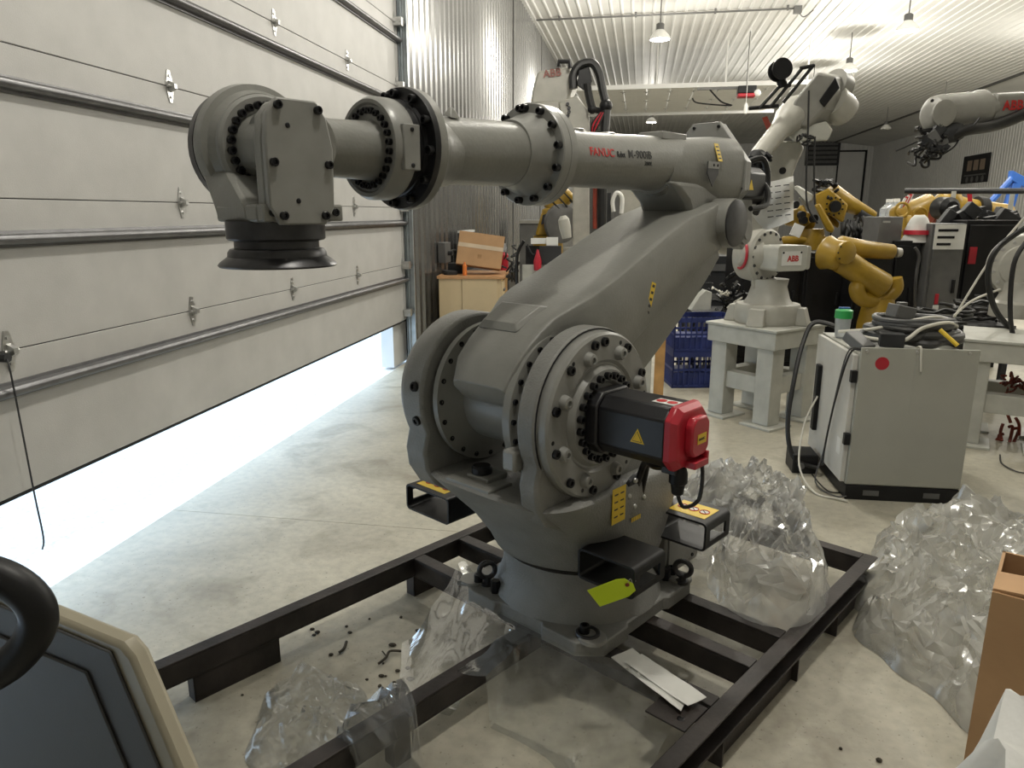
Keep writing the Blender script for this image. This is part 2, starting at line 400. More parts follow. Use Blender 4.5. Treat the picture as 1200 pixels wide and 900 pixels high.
# ---------------------------------------------------------------- sectional overhead door in the left wall
door = bpy.data.objects.new('door_1', None); COL.objects.link(door); door.location = (X0, 0, 0); struct(door)
def dpart(b, name, m, **kw):
    o = b.build(name, m, door, **kw); o.location = (-X0, 0, 0); return o
JZ = [0.50, 1.118, 1.740, 2.362, 2.985, 3.607, 4.23, 4.90]
DY0 = -1.4; DX = -2.60
for i in range(len(JZ) - 1):
    s = dpart(MB().bb(DX - 0.05, DX, DY0, DOOR_Y1, JZ[i] + 0.002, JZ[i + 1] - 0.002), 'door_section', DOORP, bevel=0.003)
    z = JZ[i + 1] - 0.165
    if i == 0: z = 0.955
    st = MB()                                         # rolled strut, a flanged hat section with a rounded nose
    prof = [(0, -0.035), (0.012, -0.035), (0.014, -0.022), (0.05, -0.02), (0.058, -0.012), (0.06, 0.0), (0.058, 0.012), (0.05, 0.02), (0.014, 0.022), (0.012, 0.035), (0, 0.035)]
    st.prism(prof, (DX, DY0, z), (1, 0, 0), (0, 0, 1), (0, DOOR_Y1 - DY0, 0))
    dpart(st, 'door_strut', STRUT, smooth=40)
    # end stile
    dpart(MB().bb(DX, DX + 0.004, DOOR_Y1 - 0.07, DOOR_Y1, JZ[i] + 0.01, JZ[i + 1] - 0.01), 'end_stile', DOORP, smooth=0)
dpart(MB().bb(DX - 0.045, DX - 0.005, DY0, DOOR_Y1, 0.484, 0.502), 'bottom_seal', BLACK, smooth=0)
for z in JZ[1:-1]: dpart(MB().bb(DX - 0.046, DX - 0.006, DY0, DOOR_Y1, z - 0.012, z + 0.012), 'joint_light_block', BLACK, smooth=0)  # added black strips stop daylight leaking between the sections
hm = MB()
hm.prism([(-0.012, -0.085), (0.012, -0.085), (0.03, -0.02), (0.03, 0.02), (0.012, 0.085), (-0.012, 0.085), (-0.03, 0.02), (-0.03, -0.02)], (0, 0, 0), (0, 1, 0), (0, 0, 1), (0.004, 0, 0))
hm.prism([(0.004, -0.03), (0.04, -0.012), (0.04, 0.012), (0.004, 0.03)], (0, -0.012, 0), (1, 0, 0), (0, 0, 1), (0, 0.024, 0))
hm.cyl((0.014, -0.036, 0), (0.014, 0.036, 0), 0.008, n=8)
hm.cyl((0.004, 0, 0.055), (0.010, 0, 0.055), 0.008, n=8); hm.cyl((0.004, 0, -0.055), (0.010, 0, -0.055), 0.008, n=8)
hme = hm.mesh('hinge', 30); hme.materials.append(STEEL)
for z in JZ[1:-2]:
    for y in (1.29, 2.575, 3.87, 5.15, 6.46, 7.78):
        h = bpy.data.objects.new('hinge', hme); COL.objects.link(h); h.parent = door; h.location = (-X0 + DX + 0.001, y, z)
# vertical track, angle and rollers on the far jamb
tr = MB(); tr.bb(-2.56, -2.50, DOOR_Y1 + 0.03, DOOR_Y1 + 0.035, 0.1, 5.3); tr.bb(-2.56, -2.555, DOOR_Y1 + 0.0, DOOR_Y1 + 0.03, 0.1, 5.3); tr.bb(-2.50, -2.495, DOOR_Y1 + 0.01, DOOR_Y1 + 0.03, 0.1, 5.3)
dpart(tr, 'track', TRACK, smooth=0)
dpart(MB().bb(-2.60, -2.595, DOOR_Y1 + 0.02, DOOR_Y1 + 0.16, 0.0, 5.3).bb(-2.60, -2.50, DOOR_Y1 + 0.05, DOOR_Y1 + 0.055, 0.0, 5.3), 'track_angle', TRACK, smooth=0)
for z in JZ[:-2]:
    zz = z + (0.09 if z < 0.6 else 0.0)
    dpart(MB().cyl((-2.53, DOOR_Y1 - 0.12, zz), (-2.53, DOOR_Y1 + 0.02, zz), 0.007, n=8).cyl((-2.53, DOOR_Y1 + 0.0, zz), (-2.53, DOOR_Y1 + 0.028, zz), 0.024, n=12).bb(-2.595, -2.515, DOOR_Y1 - 0.10, DOOR_Y1 - 0.03, zz - 0.04, zz + 0.04), 'roller', STEEL)
dpart(MB().cyl((-2.53, DOOR_Y1 - 0.02, 0.55), (-2.53, DOOR_Y1 - 0.02, 5.2), 0.003, n=6), 'lift_cable', DSTEEL)
# far jamb outside the opening
struct(MB().bb(-2.80, -2.66, DOOR_Y1 - 0.30, DOOR_Y1 + 0.16, 0, 4.9).build('trim_3', WALLW, smooth=0))
# pull rope on the door
rp_ = MB().tube([V(-2.56, 2.52, 1.10), V(-2.53, 2.50, 1.05), V(-2.525, 2.505, 0.8), V(-2.53, 2.52, 0.5), V(-2.53, 2.53, 0.30), V(-2.515, 2.50, 0.255)], 0.004, 6)
rp_.cyl((-2.60, 2.52, 1.10), (-2.55, 2.52, 1.10), 0.02, n=8)
tag(rp_.build('pull_rope', DGREY), 'thin pull rope hanging from the near end of the white door', 'rope')
# shrubs in the daylight outside
rs = random.Random(3)
for (x, y, h, w) in ((-4.6, 11.4, 0.62, 0.4), (-4.9, 12.4, 0.5, 0.35), (-4.2, 2.9, 0.3, 0.22), (-4.6, 2.5, 0.34, 0.25)):
    b = MB()
    for k in range(130):
        p = V(x + rs.gauss(0, w * .5), y + rs.gauss(0, w * .5), 0.0); q = p + V(rs.gauss(0, .10), rs.gauss(0, .10), h * rs.uniform(.4, 1))
        s = V(rs.uniform(-1, 1), rs.uniform(-1, 1), 0).normalized() * 0.012
        b.add([p - s, p + s, q], [(0, 1, 2)])
    b.bb(x - w * .3, x + w * .3, y - w * .3, y + w * .3, -0.05, 0.01)
    lab = {11.4: 'yellow dry grass tuft outside the far end of the door', 12.4: 'smaller dry tuft outside just beyond the yellow one', 2.9: 'dry tuft outside by the pull rope', 2.5: 'dry tuft outside at the left picture edge'}[y]
    tag(b.build('grass_tuft', GRASS, smooth=0), lab, 'grass', 'dry grass outside the door')

# ---------------------------------------------------------------- ceiling fittings
def pipe_clip(b, p): b.bb(p[0] - .02, p[0] + .02, p[1] - .03, p[1] + .03, p[2] - .03, ZC)
b = MB().cyl((-2.55, 17.6, 5.93), (3.06, 17.6, 5.93), 0.02, n=8)
for x in (-2.0, -0.3, 1.4, 2.9): pipe_clip(b, (x, 17.6, 5.93))
b.box((3.1, 17.6, 5.90), (0.16, 0.12, 0.14)); b.tube([V(3.1, 17.6, 5.9), V(3.25, 17.7, 5.78), V(3.4, 17.5, 5.86)], 0.012, 6)
tag(b.build('conduit', MGREY), 'thin grey conduit running across the ceiling with a junction box', 'pipe')
DOORW = mat('white_door_panel', (0.85, 0.85, 0.83), 0.5, var=0.02)
d2 = bpy.data.objects.new('door_2', None); COL.objects.link(d2); struct(d2)
Y2a, Y2b, Z2 = 20.6, 26.0, 4.95
k = 0; x = -1.9
while x < 3.6:
    s = MB().bb(x + 0.012, x + 0.62, Y2a + .08, Y2b - .08, Z2, Z2 + 0.05).build('door_section', DOORW, d2, smooth=0)
    for yy in (21.6, 23.3, 25.0):
        o = bpy.data.objects.new('hinge', hme); COL.objects.link(o); o.parent = s
        o.matrix_local = Matrix.Translation((x + 0.62, yy, Z2 - 0.001)) @ Matrix.Rotation(R(90), 4, 'Y')
    x += 0.635
for yy in (Y2a, Y2b):
    MB().bb(-2.5, 4.1, yy - 0.03, yy + 0.03, Z2 - 0.08, Z2 + 0.03).build('horizontal_track', WALLW, d2, smooth=0)
    for xx in (0.25, 2.0, 4.0): MB().bb(xx - .02, xx + .02, yy - .02, yy + .02, Z2, ZC).build('track_hanger', WALLW, d2, smooth=0)
op = thing('door_opener', 'black door opener with a red base hanging below the ceiling', 'opener', (2.44, 19.8, 4.50))
MB().bb(-.22, .22, -.16, .16, 0.06, .24).build('housing', BLACK, op, bevel=.02)
MB().bb(-.22, .20, -.17, .16, -.02, .06).build('lens', RED, op, bevel=.02)
MB().ball((.24, -.12, .06), .09).build('light_globe', LAMPW, op)
MB().cyl((0, 0, .22), (0, 0, 1.49), .02, n=8).build('hanger_rod', MGREY, op)
b = MB().bb(-1.2, -0.2, -.03, .03, .18, .24); b.build('rail', MGREY, op, smooth=0)
MB().tube([V(-.9, 0, .2), V(-.6, 0, -.1), V(-.35, 0, -.2), V(-1.15, 0, -.12), V(-1.3, 0, 0)], .02, 6).build('curled_cable', BLACK, op)

def lamp(x, y, label, lit=True, z=5.12):
    t = thing('high_bay_lamp', label, 'lamp', (x, y, z), 0, 'high bay lamps under the ceiling')
    MB().lathe((0, 0, 0), (0, 0, 1), [(-.02, .20), (0, .21), (.05, .19), (.10, .14), (.16, .08), (.17, .075)], 24, caps=False).build('reflector', LAMPW, t)
    MB().lathe((0, 0, .15), (0, 0, 1), [(0, .08), (.12, .08), (.14, .05)], 16).build('ballast', MGREY, t)
    MB().cyl((0, 0, .28), (0, 0, ZC - z), .012, n=8).build('hanger', MGREY, t)
    MB().ball((0, 0, .03), .07, 12, 8).build('bulb', BULB if lit else LAMPW, t)
    if not lit: return t
    ld = bpy.data.lights.new('lamp_light', 'POINT'); ld.shadow_soft_size = 0.13; ld.energy = LAMP_W; ld.color = LAMP_COL
    lo = bpy.data.objects.new('lamp_light', ld); COL.objects.link(lo); lo.parent = t; lo.location = (0, 0, -0.24)
    return t
rows = {0.22: ('row nearest the big door', (1.5, 6.4, 11.3, 16.1, 30.0)), 4.9: ('middle row', (9.0, 12.6, 16.2, 20.3, 24.3)), 9.9: ('row along the right wall', (12.0, 20.0, 28.0, 34.0))}
for x, (rn, ys) in rows.items():
    for i, y in enumerate(ys):
        if (x, y) == (0.22, 16.1): lab = 'lit high bay lamp hanging above the dark patch of ceiling'
        elif (x, y) == (0.22, 30.0): lab = 'small lit lamp seen below the raised white door panels'
        else:
            lab = 'high bay lamp number %s from the front in the %s' % (['one', 'two', 'three', 'four', 'five', 'six', 'seven', 'eight'][i], rn)
        lamp(x, y, lab, not (y > 25 and x > 1))
# hanging pull cord with a pale handle behind the robot
b = MB().cyl((2.35, 19.0, 4.2), (2.35, 19.0, 6.0), .006, n=6); b.lathe((2.35, 19, 4.0), (0, 0, 1), [(0, .03), (.05, .05), (.2, .045), (.26, .01)], 10)
tag(b.build('light_pull', WHITE), 'white pull cord with a handle hanging from the ceiling', 'cord')
# back wall panel and door outline, poster on the right wall
t = thing('vent_unit', 'dark square vent unit high on the back wall', 'vent', (11.0, YB - .03, 4.6))
MB().bb(-1.0, 1.0, -.12, 0, 0, 1.5).build('frame', DGREY, t, smooth=0)
for k in range(5): MB().bb(-.85, .85, -.17, -.12, .14 + k * .27, .30 + k * .27).build('slat', MGREY, t, smooth=0)
b = MB(); b.bb(12.2, 13.1, YB - .06, YB - .025, 0, 0.01)
dd = MB().bb(12.0, 13.5, YB - .05, YB - .021, 0, 5.4).build('door_3', WALLW, smooth=0); struct(dd)
for a in ((11.92, 12.0, 0, 5.5), (13.5, 13.62, 0, 5.5), (11.92, 13.62, 5.4, 5.5)):
    MB().bb(a[0], a[1], YB - .10, YB - .021, a[2], a[3]).build('door_frame', BLACK, dd, smooth=0)
ps = thing('poster', 'dark framed poster hanging on the ribbed right wall', 'poster', (X2 - .03, 35.0, 2.95))
MB().bb(-.03, 0, -1.25, 1.30, 0, 1.16).build('board', BLACK, ps, smooth=0)
MB().bb(-.035, -.03, -1.05, 1.05, .30, .36).build('printed_band', MGREY, ps, smooth=0)
for k in range(3): MB().bb(-.036, -.03, -.85 + k * .62, -.40 + k * .62, .52, .95).build('printed_figure', mat('poster_tan', (.25, .19, .14), .6), ps, smooth=0)
for k in range(4): MB().cyl((-.036, -.8 + k * .5, .15), (-.03, -.8 + k * .5, .15), .13, n=14).build('printed_disc', MGREY, ps, smooth=0)
# ================================================================ the large grey robot
OR = V(-2.11 * -0.547 + -1.62 * 0.837, -2.11 * -0.837 + -1.62 * -0.547, 0)
RZ = R(-123.14)
rob = thing('industrial_robot', 'large grey industrial robot arm with black motor and red cap on steel frame', 'robot', OR, RZ)
J2 = V(.28, 0, 1.045); J3 = V(-.74, 0, 1.64)
Y = V(0, 1, 0); X = V(1, 0, 0); Z = V(0, 0, 1)
# base plate with chamfered corners and milled notches
pl = [(.35, -.26), (.35, -.12), (.33, -.10), (.33, .10), (.35, .12), (.35, .27), (.28, .345), (.14, .345), (.12, .33), (-.12, .33), (-.14, .345), (-.30, .345), (-.36, .28), (-.36, -.28), (-.30, -.345), (-.14, -.345), (-.12, -.33), (.12, -.33), (.14, -.345), (.27, -.345)]
bp_ = MB().prism(pl, (0, 0, .19), X, Y, Z * .055).build('base_plate', CAST, rob, bevel=.006)
b = MB().lathe((0, 0, .24), Z, [(0, .335), (.02, .328), (.05, .31), (.09, .296), (.14, .288), (.165, .292), (.18, .295)], 48)
b.prism([(.345, -.33), (.20, -.33), (.10, -.26), (.26, -.20)], (0, 0, .235), X, Y, Z * .02)
bc = b.build('base_casting', CAST, rob, smooth=40)
MB().lathe((0, 0, .418), Z, [(0, .26), (.02, .26), (.02, .30), (.035, .30)], 48).build('slewing_ring', DSTEEL, rob)
for (x, y) in ((.29, .30), (.29, -.30), (-.29, .30), (-.29, -.30)):
    MB().lathe((x, y, .244), Z, [(0, .05), (.012, .048)], 20).build('mounting_boss', GREY2, bp_)
    bolt(bp_, (x, y - (.035 if y > 0 else -.035) , .256), Z, .018, .03)
for (x, y, ax) in ((.27, -.235, (.5, .8, 0)), (-.27, .325, (.9, .3, 0))):
    e = MB().torus((x, y, .245 + .062), ax, .032, .0105).lathe((x, y, .244), Z, [(0, .026), (.012, .026), (.014, .015), (.035, .013)], 12)
    e.build('lifting_eye', DSTEEL, rob)
    bolt(rob, (x + .02, y + .065 if y < 0 else y - .065, .244), Z, .02, .05, kind='hex', name='hex_bolt')
MB().torus((.285, .275, .256), (0, 0, 1), .036, .008).build('washer', DSTEEL, rob)
# connector box on the back of the base
cb = MB().bb(-.56, -.28, -.16, .235, .22, .475).build('connector_box', GREY, rob, bevel=.008)
MB().bb(-.50, -.30, .235, .242, .25, .44).build('connector_cover', GREY2, cb, bevel=.004)
for (x, z) in ((-.49, .26), (-.31, .26), (-.49, .43), (-.31, .43)): bolt(cb, (x, .242, z), Y, .008, .006)
# turret: a bowl that carries two cheeks
def sup(cx, hx, hy, z, n=40, e=2.6, cy=0.0):
    out = []
    for k in range(n):
        a = 2 * math.pi * k / n; c, s = math.cos(a), math.sin(a)
        out.append(V(cx + hx * math.copysign(abs(c) ** (2 / e), c), cy + hy * math.copysign(abs(s) ** (2 / e), s), z))
    return out
tb = MB().loft([sup(0, .315, .315, .445, e=2), sup(.0, .335, .325, .455, e=2.0), sup(.01, .345, .33, .51, e=2.2), sup(.035, .37, .338, .60, e=2.8), sup(.075, .41, .342, .69, e=3.6), sup(.105, .44, .342, .76, e=4.6), sup(.11, .443, .340, .775, e=5), sup(.11, .435, .330, .784, e=5)])
tur = tb.build('turret', CAST, rob, smooth=45)
def cheek(y0, y1, Rr, name, m):
    pts = []
    for k in range(0, 41):
        a = R(-25 + 230 * k / 40); pts.append((J2.x + Rr * math.cos(a), J2.z + Rr * math.sin(a)))
    pts += [(-.06, .85), (-.16, .78), (-.20, .72), (.40, .66), (.50, .72), (.545, .79), (.555, .86)]
    return MB().prism(pts, (0, y0, 0), X, Z, V(0, y1 - y0, 0)).build(name, m, tur, bevel=.012, smooth=40)
cheek(.190, .265, .285, 'turret_cheek', CAST)
cheek(-.365, -.255, .285, 'turret_cheek', CAST)
# outer rim of the far cheek and its motor cover
b = MB().lathe((J2.x, -.372, J2.z), -Y, [(-.03, .27), (0, .275), (.012, .262), (.03, .255), (.03, .18)], 48)
b.build('far_gear_housing', GREY, rob)
hx = [(.075 * math.cos(R(60 * k + 30)) * 1.25, .075 * math.sin(R(60 * k + 30)) * 1.25) for k in range(6)]
MB().prism(hx, (J2.x + .04, -.40, J2.z + .03), X, Z, V(0, -.13, 0)).build('far_motor_cover', GREY, rob, bevel=.008)
for a in (150, 175, 10, -15, -35): bolt(rob, (J2.x + .283 * math.cos(R(a)), -.29, J2.z + .283 * math.sin(R(a))), (math.cos(R(a)), 0, math.sin(R(a))), .018, .012)
# stop pad with rubber bumper on the bowl rim
MB().bb(.43, .545, -.16, .05, .780, .795).bb(.40, .50, -.10, -.0, .79, .81).build('stop_pad', GREY, tur, bevel=.004)
MB().lathe((.46, -.065, .81), Z, [(0, .036), (.02, .036), (.026, .03)], 20).build('rubber_bumper', BLACK, tur)
MB().bb(J2.x + .20, J2.x + .285, .13, .185, .895, .965).build('stop_block', GREY2, tur, bevel=.01)
# near gear disc with bosses and bolts
dy = .265
disc = MB().lathe((J2.x, dy, J2.z), Y, [(0, .272), (.004, .274), (.03, .272), (.038, .264), (.038, .185), (.03, .175), (.03, .168), (.05, .155), (.052, .12), (.04, .11)], 64).build('gear_disc', GREY2, rob, smooth=35)
MB().ring((J2.x, dy - .006, J2.z), Y, .268, .281, 0, .005, 64).build('joint_shadow_gap', BLACK, disc)
bolt_circle(rob, (J2.x, dy + .038, J2.z), Y, .243, 12, .0155, .012, 12)
bolt_circle(rob, (J2.x, dy + .050, J2.z), Y, .136, 22, .0125, .018, 0)
for k in range(8):
    q = R(22 + 45 * k); c = V(J2.x + .212 * math.sin(q), dy + .030, J2.z + .212 * math.cos(q))
    MB().lathe(c, Y, [(0, .026), (.016, .023), (.03, .019), (.032, .010), (.024, .009)], 16).build('plug_boss', GREY2, disc)
for k in range(6):
    q = R(38 + 60 * k); c = V(J2.x + .246 * math.sin(q), dy + .0375, J2.z + .246 * math.cos(q))
    MB().lathe(c, Y, [(0, .0075), (.0012, .007)], 10).build('tapped_hole', BLACK, disc)
# servo motor with red end cap
mp = [(-.095, -.06), (-.06, -.095), (.06, -.095), (.095, -.06), (.095, .06), (.06, .095), (-.06, .095), (-.095, .06)]
def mpol(k): return [(p[0] * k, p[1] * k) for p in mp]
mo = MB().prism(mpol(1.05), (J2.x, .31, J2.z), X, Z, V(0, .045, 0)).prism(mpol(.97), (J2.x, .355, J2.z), X, Z, V(0, .235, 0))
motor = mo.build('servo_motor', BLACKS, rob, bevel=.006)
cap = MB().loft([[V(J2.x + p[0] * 1.02, .59, J2.z + p[1] * 1.02) for p in mp], [V(J2.x + p[0] * 1.02, .608, J2.z + p[1] * 1.02) for p in mp], [V(J2.x + p[0] * .86, .628, J2.z + p[1] * .86) for p in mp]]).build('encoder_cap', RED, rob, bevel=.003)
MB().prism([(p[0] * .52, p[1] * .62) for p in mp], (J2.x - .005, .626, J2.z + .005), X, Z, V(0, .028, 0)).build('encoder_cover', RED, cap, bevel=.006)
MB().bb(J2.x - .05, J2.x + .03, .615, .66, J2.z - .088, J2.z - .066).bb(J2.x - .05, J2.x - .038, .615, .66, J2.z - .07, J2.z - .045).build('connector_guard', RED, cap, bevel=.003)
decal(cap, 'maker_label', rect(.05, .03), (J2.x - .008, .655, J2.z + .0), -X, Z, YEL)
text(cap, 'FANUC', (J2.x + .012, .6565, J2.z - .004), -X, Z, .0105, BLKT)
for (sx, sz) in ((-.06, .085), (.06, .085), (-.06, -.085), (.06, -.085)): bolt(motor, (J2.x + sx, .585, J2.z + sz), Y, .008, .01)
tri = [(-.024, -.02), (.024, -.02), (0, .024)]
decal(motor, 'warning_label', tri, (J2.x + .0921, .50, J2.z - .005), Y, Z, YEL)
decal(motor, 'warning_mark', [(-.017, -.0155), (.017, -.0155), (0, .0165)], (J2.x + .0932, .50, J2.z - .005), Y, Z, BLKT)
decal(motor, 'warning_field', [(-.0145, -.0135), (.0145, -.0135), (0, .0135)], (J2.x + .0943, .50, J2.z - .005), Y, Z, YEL)
decal(motor, 'white_label', rect(.075, .05), (J2.x + .01, .545, J2.z + .0925), -Y, X, WHITE)
for k in (-1, 1): decal(motor, 'prohibition_sign', [(.016 * math.cos(R(30 * i)), .016 * math.sin(R(30 * i))) for i in range(12)], (J2.x + .01, .545 + k * .018, J2.z + .0936), -Y, X, REDT)
# motor connectors and cables
MB().bb(J2.x - .03, J2.x + .035, .55, .60, J2.z - .12, J2.z - .085).build('connector_body', BLACKS, motor, bevel=.004)
MB().lathe((J2.x, .59, J2.z - .10), -Z, [(0, .022), (.02, .028), (.05, .028), (.055, .022), (.085, .018), (.09, .012)], 18).build('plug', BLACK, motor)
MB().tube([V(J2.x, .59, J2.z - .185), V(J2.x - .005, .61, J2.z - .225), V(J2.x - .03, .645, J2.z - .20), V(J2.x - .035, .65, J2.z - .12), V(J2.x - .03, .645, J2.z - .08)], .006, 8).build('encoder_cable', CABLEB, motor)
MB().tube([V(J2.x - .02, .56, J2.z - .11), V(J2.x - .05, .48, J2.z - .14), V(J2.x - .10, .42, J2.z - .15), V(J2.x - .17, .36, J2.z - .20), V(J2.x - .18, .33, J2.z - .28)], .012, 8).build('power_cable', CABLEB, rob)
MB().tube([V(J2.x - .03, .55, J2.z - .10), V(J2.x - .08, .44, J2.z - .12), V(J2.x - .16, .385, J2.z - .17), V(J2.x - .20, .35, J2.z - .25), V(J2.x - .21, .33, J2.z - .33)], .009, 8).build('power_cable', CABLEB, rob)
MB().lathe((J2.x - .17, .325, J2.z - .30), Y, [(0, .065), (.012, .06)], 20).build('cable_port', DGREY, rob)
for k in range(5):
    q = R(72 * k); MB().ball((J2.x - .17 + .05 * math.cos(q), .34, J2.z - .30 + .05 * math.sin(q)), .010, 8, 6).build('port_nut', STEEL, rob)
# warning decals on the cheek
pz = V(.225, .343, .735)
lb = decal(rob, 'caution_label', rect(.075, .125), pz, -X, Z, YEL, .002)
for k in range(4):
    for j in (-1, 1): decal(lb, 'label_print', rect(.020, .005), pz + V(j * .017, .0022, .04 - k * .026), -X, Z, BLKT, .0005)
for k in range(5): decal(lb, 'label_print', rect(.007, .016), (.14 - k * .012, .343, .652), -X, Z, YEL, .001)

# J2 arm: lofted box with a narrower keel below
ax = (J3 - J2).normalized(); nn = V(-ax.z, 0, ax.x) if ax.x > 0 else V(ax.z, 0, -ax.x)
if nn.z < 0: nn = -nn
def asec(s, nf, nb, nk, w, wk, r=.03, cy=-.01):
    o = J2 + ax * s; out = []
    for (n_, y_) in ((nf, w - r), (nf - r * .3, w - r * .3), (nf - r, w), (nb + .01, w), (nb, w - .006), (nb - .012, wk), (nk, wk - .0), (nk - .008, wk - .012)):
        out.append(o + nn * n_ + Y * (y_ + cy))
    for (n_, y_) in ((nk - .008, wk - .012), (nk, wk), (nb - .012, wk), (nb, w - .006), (nb + .01, w), (nf - r, w), (nf - r * .3, w - r * .3), (nf, w - r)):
        out.append(o + nn * n_ + Y * (-y_ + cy))
    return out
arm = MB().loft([asec(-.17, .215, .17, .15, .125, .11), asec(-.10, .262, .09, .05, .14, .115), asec(-.02, .28, .0, -.12, .145, .115), asec(.05, .287, -.05, -.235, .148, .115), asec(.12, .290, -.03, -.24, .155, .115), asec(.20, .285, -.02, -.24, .185, .12), asec(.28, .272, -.02, -.24, .200, .125), asec(.42, .247, -.02, -.235, .200, .125), asec(.62, .220, -.03, -.225, .195, .125), asec(.80, .195, -.035, -.215, .190, .125), asec(.95, .170, -.05, -.200, .188, .125), asec(1.08, .130, -.07, -.18, .188, .125), asec(1.17, .105, -.09, -.16, .185, .125)])
armo = arm.build('lower_arm', GREY, rob, bevel=.006, smooth=38)
b = MB().lathe((J2.x, -.24, J2.z), Y, [(0, .24), (.012, .255), (.035, .255), (.04, .225), (.07, .165), (.31, .165), (.345, .235), (.35, .262), (.38, .262), (.383, .255), (.385, .2)], 56)
hubm = b.build('arm_hub', GREY, armo, smooth=35)
bolt_circle(hubm, (J2.x, -.205, J2.z), Y, .237, 20, .0095, .006)
bolt_circle(hubm, (J2.x, .143, J2.z), Y, .247, 24, .0095, .008)
# raised pad on the front of the arm
o = J2 + ax * .10 + nn * .285
MB().loft([[o + ax * a + Y * c for a, c in ((-.08, -.135), (-.08, .045), (.07, .075), (.07, -.135))], [o + nn * .018 + ax * a + Y * c for a, c in ((-.055, -.12), (-.055, .03), (.05, .055), (.05, -.12))]]).build('arm_pad', GREY, armo, bevel=.004)
# J3 boss and dark end cap
MB().lathe((J3.x, -.215, J3.z), Y, [(0, .09), (.01, .10), (.42, .10), (.43, .098)], 40).build('elbow_boss', GREY, armo)
MB().lathe((J3.x, .214, J3.z), Y, [(0, .094), (.006, .094), (.008, .09)], 40).build('elbow_cap', DSTEEL, armo)
q = J2 + ax * .55 + nn * .06
st = decal(armo, 'stripe_label', rect(.028, .125), q + Y * .1855, (-nn * .35 - ax).normalized() * -1 if False else V(-.94, 0, -.30), V(-.30, 0, .94), YEL, .0015)
for k in range(5):
    decal(st, 'label_print', rect(.016, .010), q + Y * .1872 + V(-.30, 0, .94) * (-.05 + k * .025), V(-.94, 0, -.30), V(-.30, 0, .94), BLKT, .0005)
# ---- forearm
FZ = 1.862
FW_ = 1.848
fa = MB().loft([[V(x, r * math.cos(2 * math.pi * k / 48), z + r * math.sin(2 * math.pi * k / 48)) for k in range(48)] for x, r, z in ((.76, .095, FW_ + .004), (.68, .093, FW_ + .006), (.34, .096, FZ - .002), (.28, .106, FZ))])
fa.loft([[V(x, .0 + r * math.cos(2 * math.pi * k / 48), FZ + dz + r * math.sin(2 * math.pi * k / 48)) for k in range(48)] for x, r, dz in ((.27, .094, 0), (.0, .094, .0), (-.35, .102, .006), (-.55, .112, .010))])
fore = fa.build('forearm_tube', GREY, rob, smooth=40)
b = MB().lathe((.312, 0, FZ), -X, [(-.085, .10), (-.04, .112), (-.02, .122), (0, .128), (0, .155), (.004, .158), (.034, .158), (.036, .155), (.038, .158), (.068, .158), (.074, .15), (.090, .115), (.14, .096)], 56)
fl2 = b.build('forearm_flange', GREY2, fore, smooth=35)
bolt_circle(fl2, (.312, 0, FZ), X, .142, 14, .0115, .020, 8)
# J4 gear flange at the front of the forearm
b = MB().lathe((.668, 0, FW_), X, [(0, .093), (.05, .098), (.09, .118), (.115, .150), (.12, .158), (.145, .159)], 56).build('wrist_flange', GREY, fore, smooth=40)
bk = MB().lathe((.813, 0, FW_), X, [(0, .159), (.004, .159), (.016, .156), (.016, .126), (.028, .125), (.030, .121), (.040, .121), (.042, .125), (.072, .125)], 56).build('reducer', BLACKS, rob, smooth=35)
bolt_circle(bk, (.829, 0, FW_), X, .141, 12, .0115, .016, 15)
gr = MB().lathe((.868, 0, FW_ - .004), X, [(0, .128), (.006, .130), (.05, .130), (.063, .122), (.063, .113), (.057, .108), (.057, .08)], 56).build('wrist_ring', GREY2, rob, smooth=35)
bolt_circle(gr, (.925, 0, FW_ - .004), X, .094, 26, .0085, .012)
MB().bb(.862, .915, .120, .134, FW_ - .062, FW_ + .05).build('nameplate_boss', GREY2, gr, bevel=.003)
for z in (FW_ - .05, FW_ + .037): bolt(gr, (.888, .134, z), Y, .006, .003, kind='round')
MB().loft([[V(.68, .02, FZ + .086), V(.64, .02, FZ + .086), V(.64, .05, FZ + .075), V(.68, .05, FZ + .075)], [V(.665, .025, FZ + .108), V(.655, .025, FZ + .108), V(.655, .035, FZ + .106), V(.665, .035, FZ + .106)]]).build('cable_lug', GREY, fore, bevel=.003)
for x in (.06, -.12, -.30): MB().lathe((x, 0, FZ + .085), Z, [(0, .035), (.012, .032), (.016, .025)], 20).build('mounting_pad', GREY, fore)
MB().bb(-.58, -.40, -.05, .06, FZ + .095, FZ + .125).build('mounting_bracket_pad', GREY2, fore, bevel=.004)
# wrist tube and J5 body
MB().lathe((.925, 0, FW_ - .010), X, [(0, .078), (.01, .074), (.12, .070), (.16, .072), (.30, .07)], 40).build('wrist_tube', GREY, rob, smooth=40)
for k, (ln, xo) in enumerate((('ISOFLEX', 1.035), ('TOPAS NCA', 1.042), ('KLUBER 52', 1.038))):
    pass
W5 = V(1.205, 0, 1.825)
b = MB().lathe((W5.x - .052, -.11, W5.z + .012), -Y, [(0, .128), (.015, .133), (.025, .138), (.03, .152), (.06, .156), (.075, .150), (.08, .12)], 56).build('wrist_gear_case', GREY, rob, smooth=38)
MB().lathe((W5.x - .052, -.19, W5.z + .012), -Y, [(0, .150), (.03, .148), (.045, .10)], 48).build('wrist_rear_cover', DSTEEL, rob)
rg = MB().lathe((W5.x - .048, -.12, W5.z + .012), Y, [(0, .125), (.02, .125), (.028, .118), (.028, .08)], 56).build('wrist_bolt_ring', GREY2, rob, smooth=35)
bolt_circle(rg, (W5.x - .048, -.092, W5.z + .012), Y, .099, 26, .0095, .014)
MB().lathe((W5.x - .035, -.11, W5.z + .010), Y, [(0, .085), (.05, .074), (.17, .072), (.215, .076)], 40).build('wrist_cross_tube', GREY, rob, smooth=40)
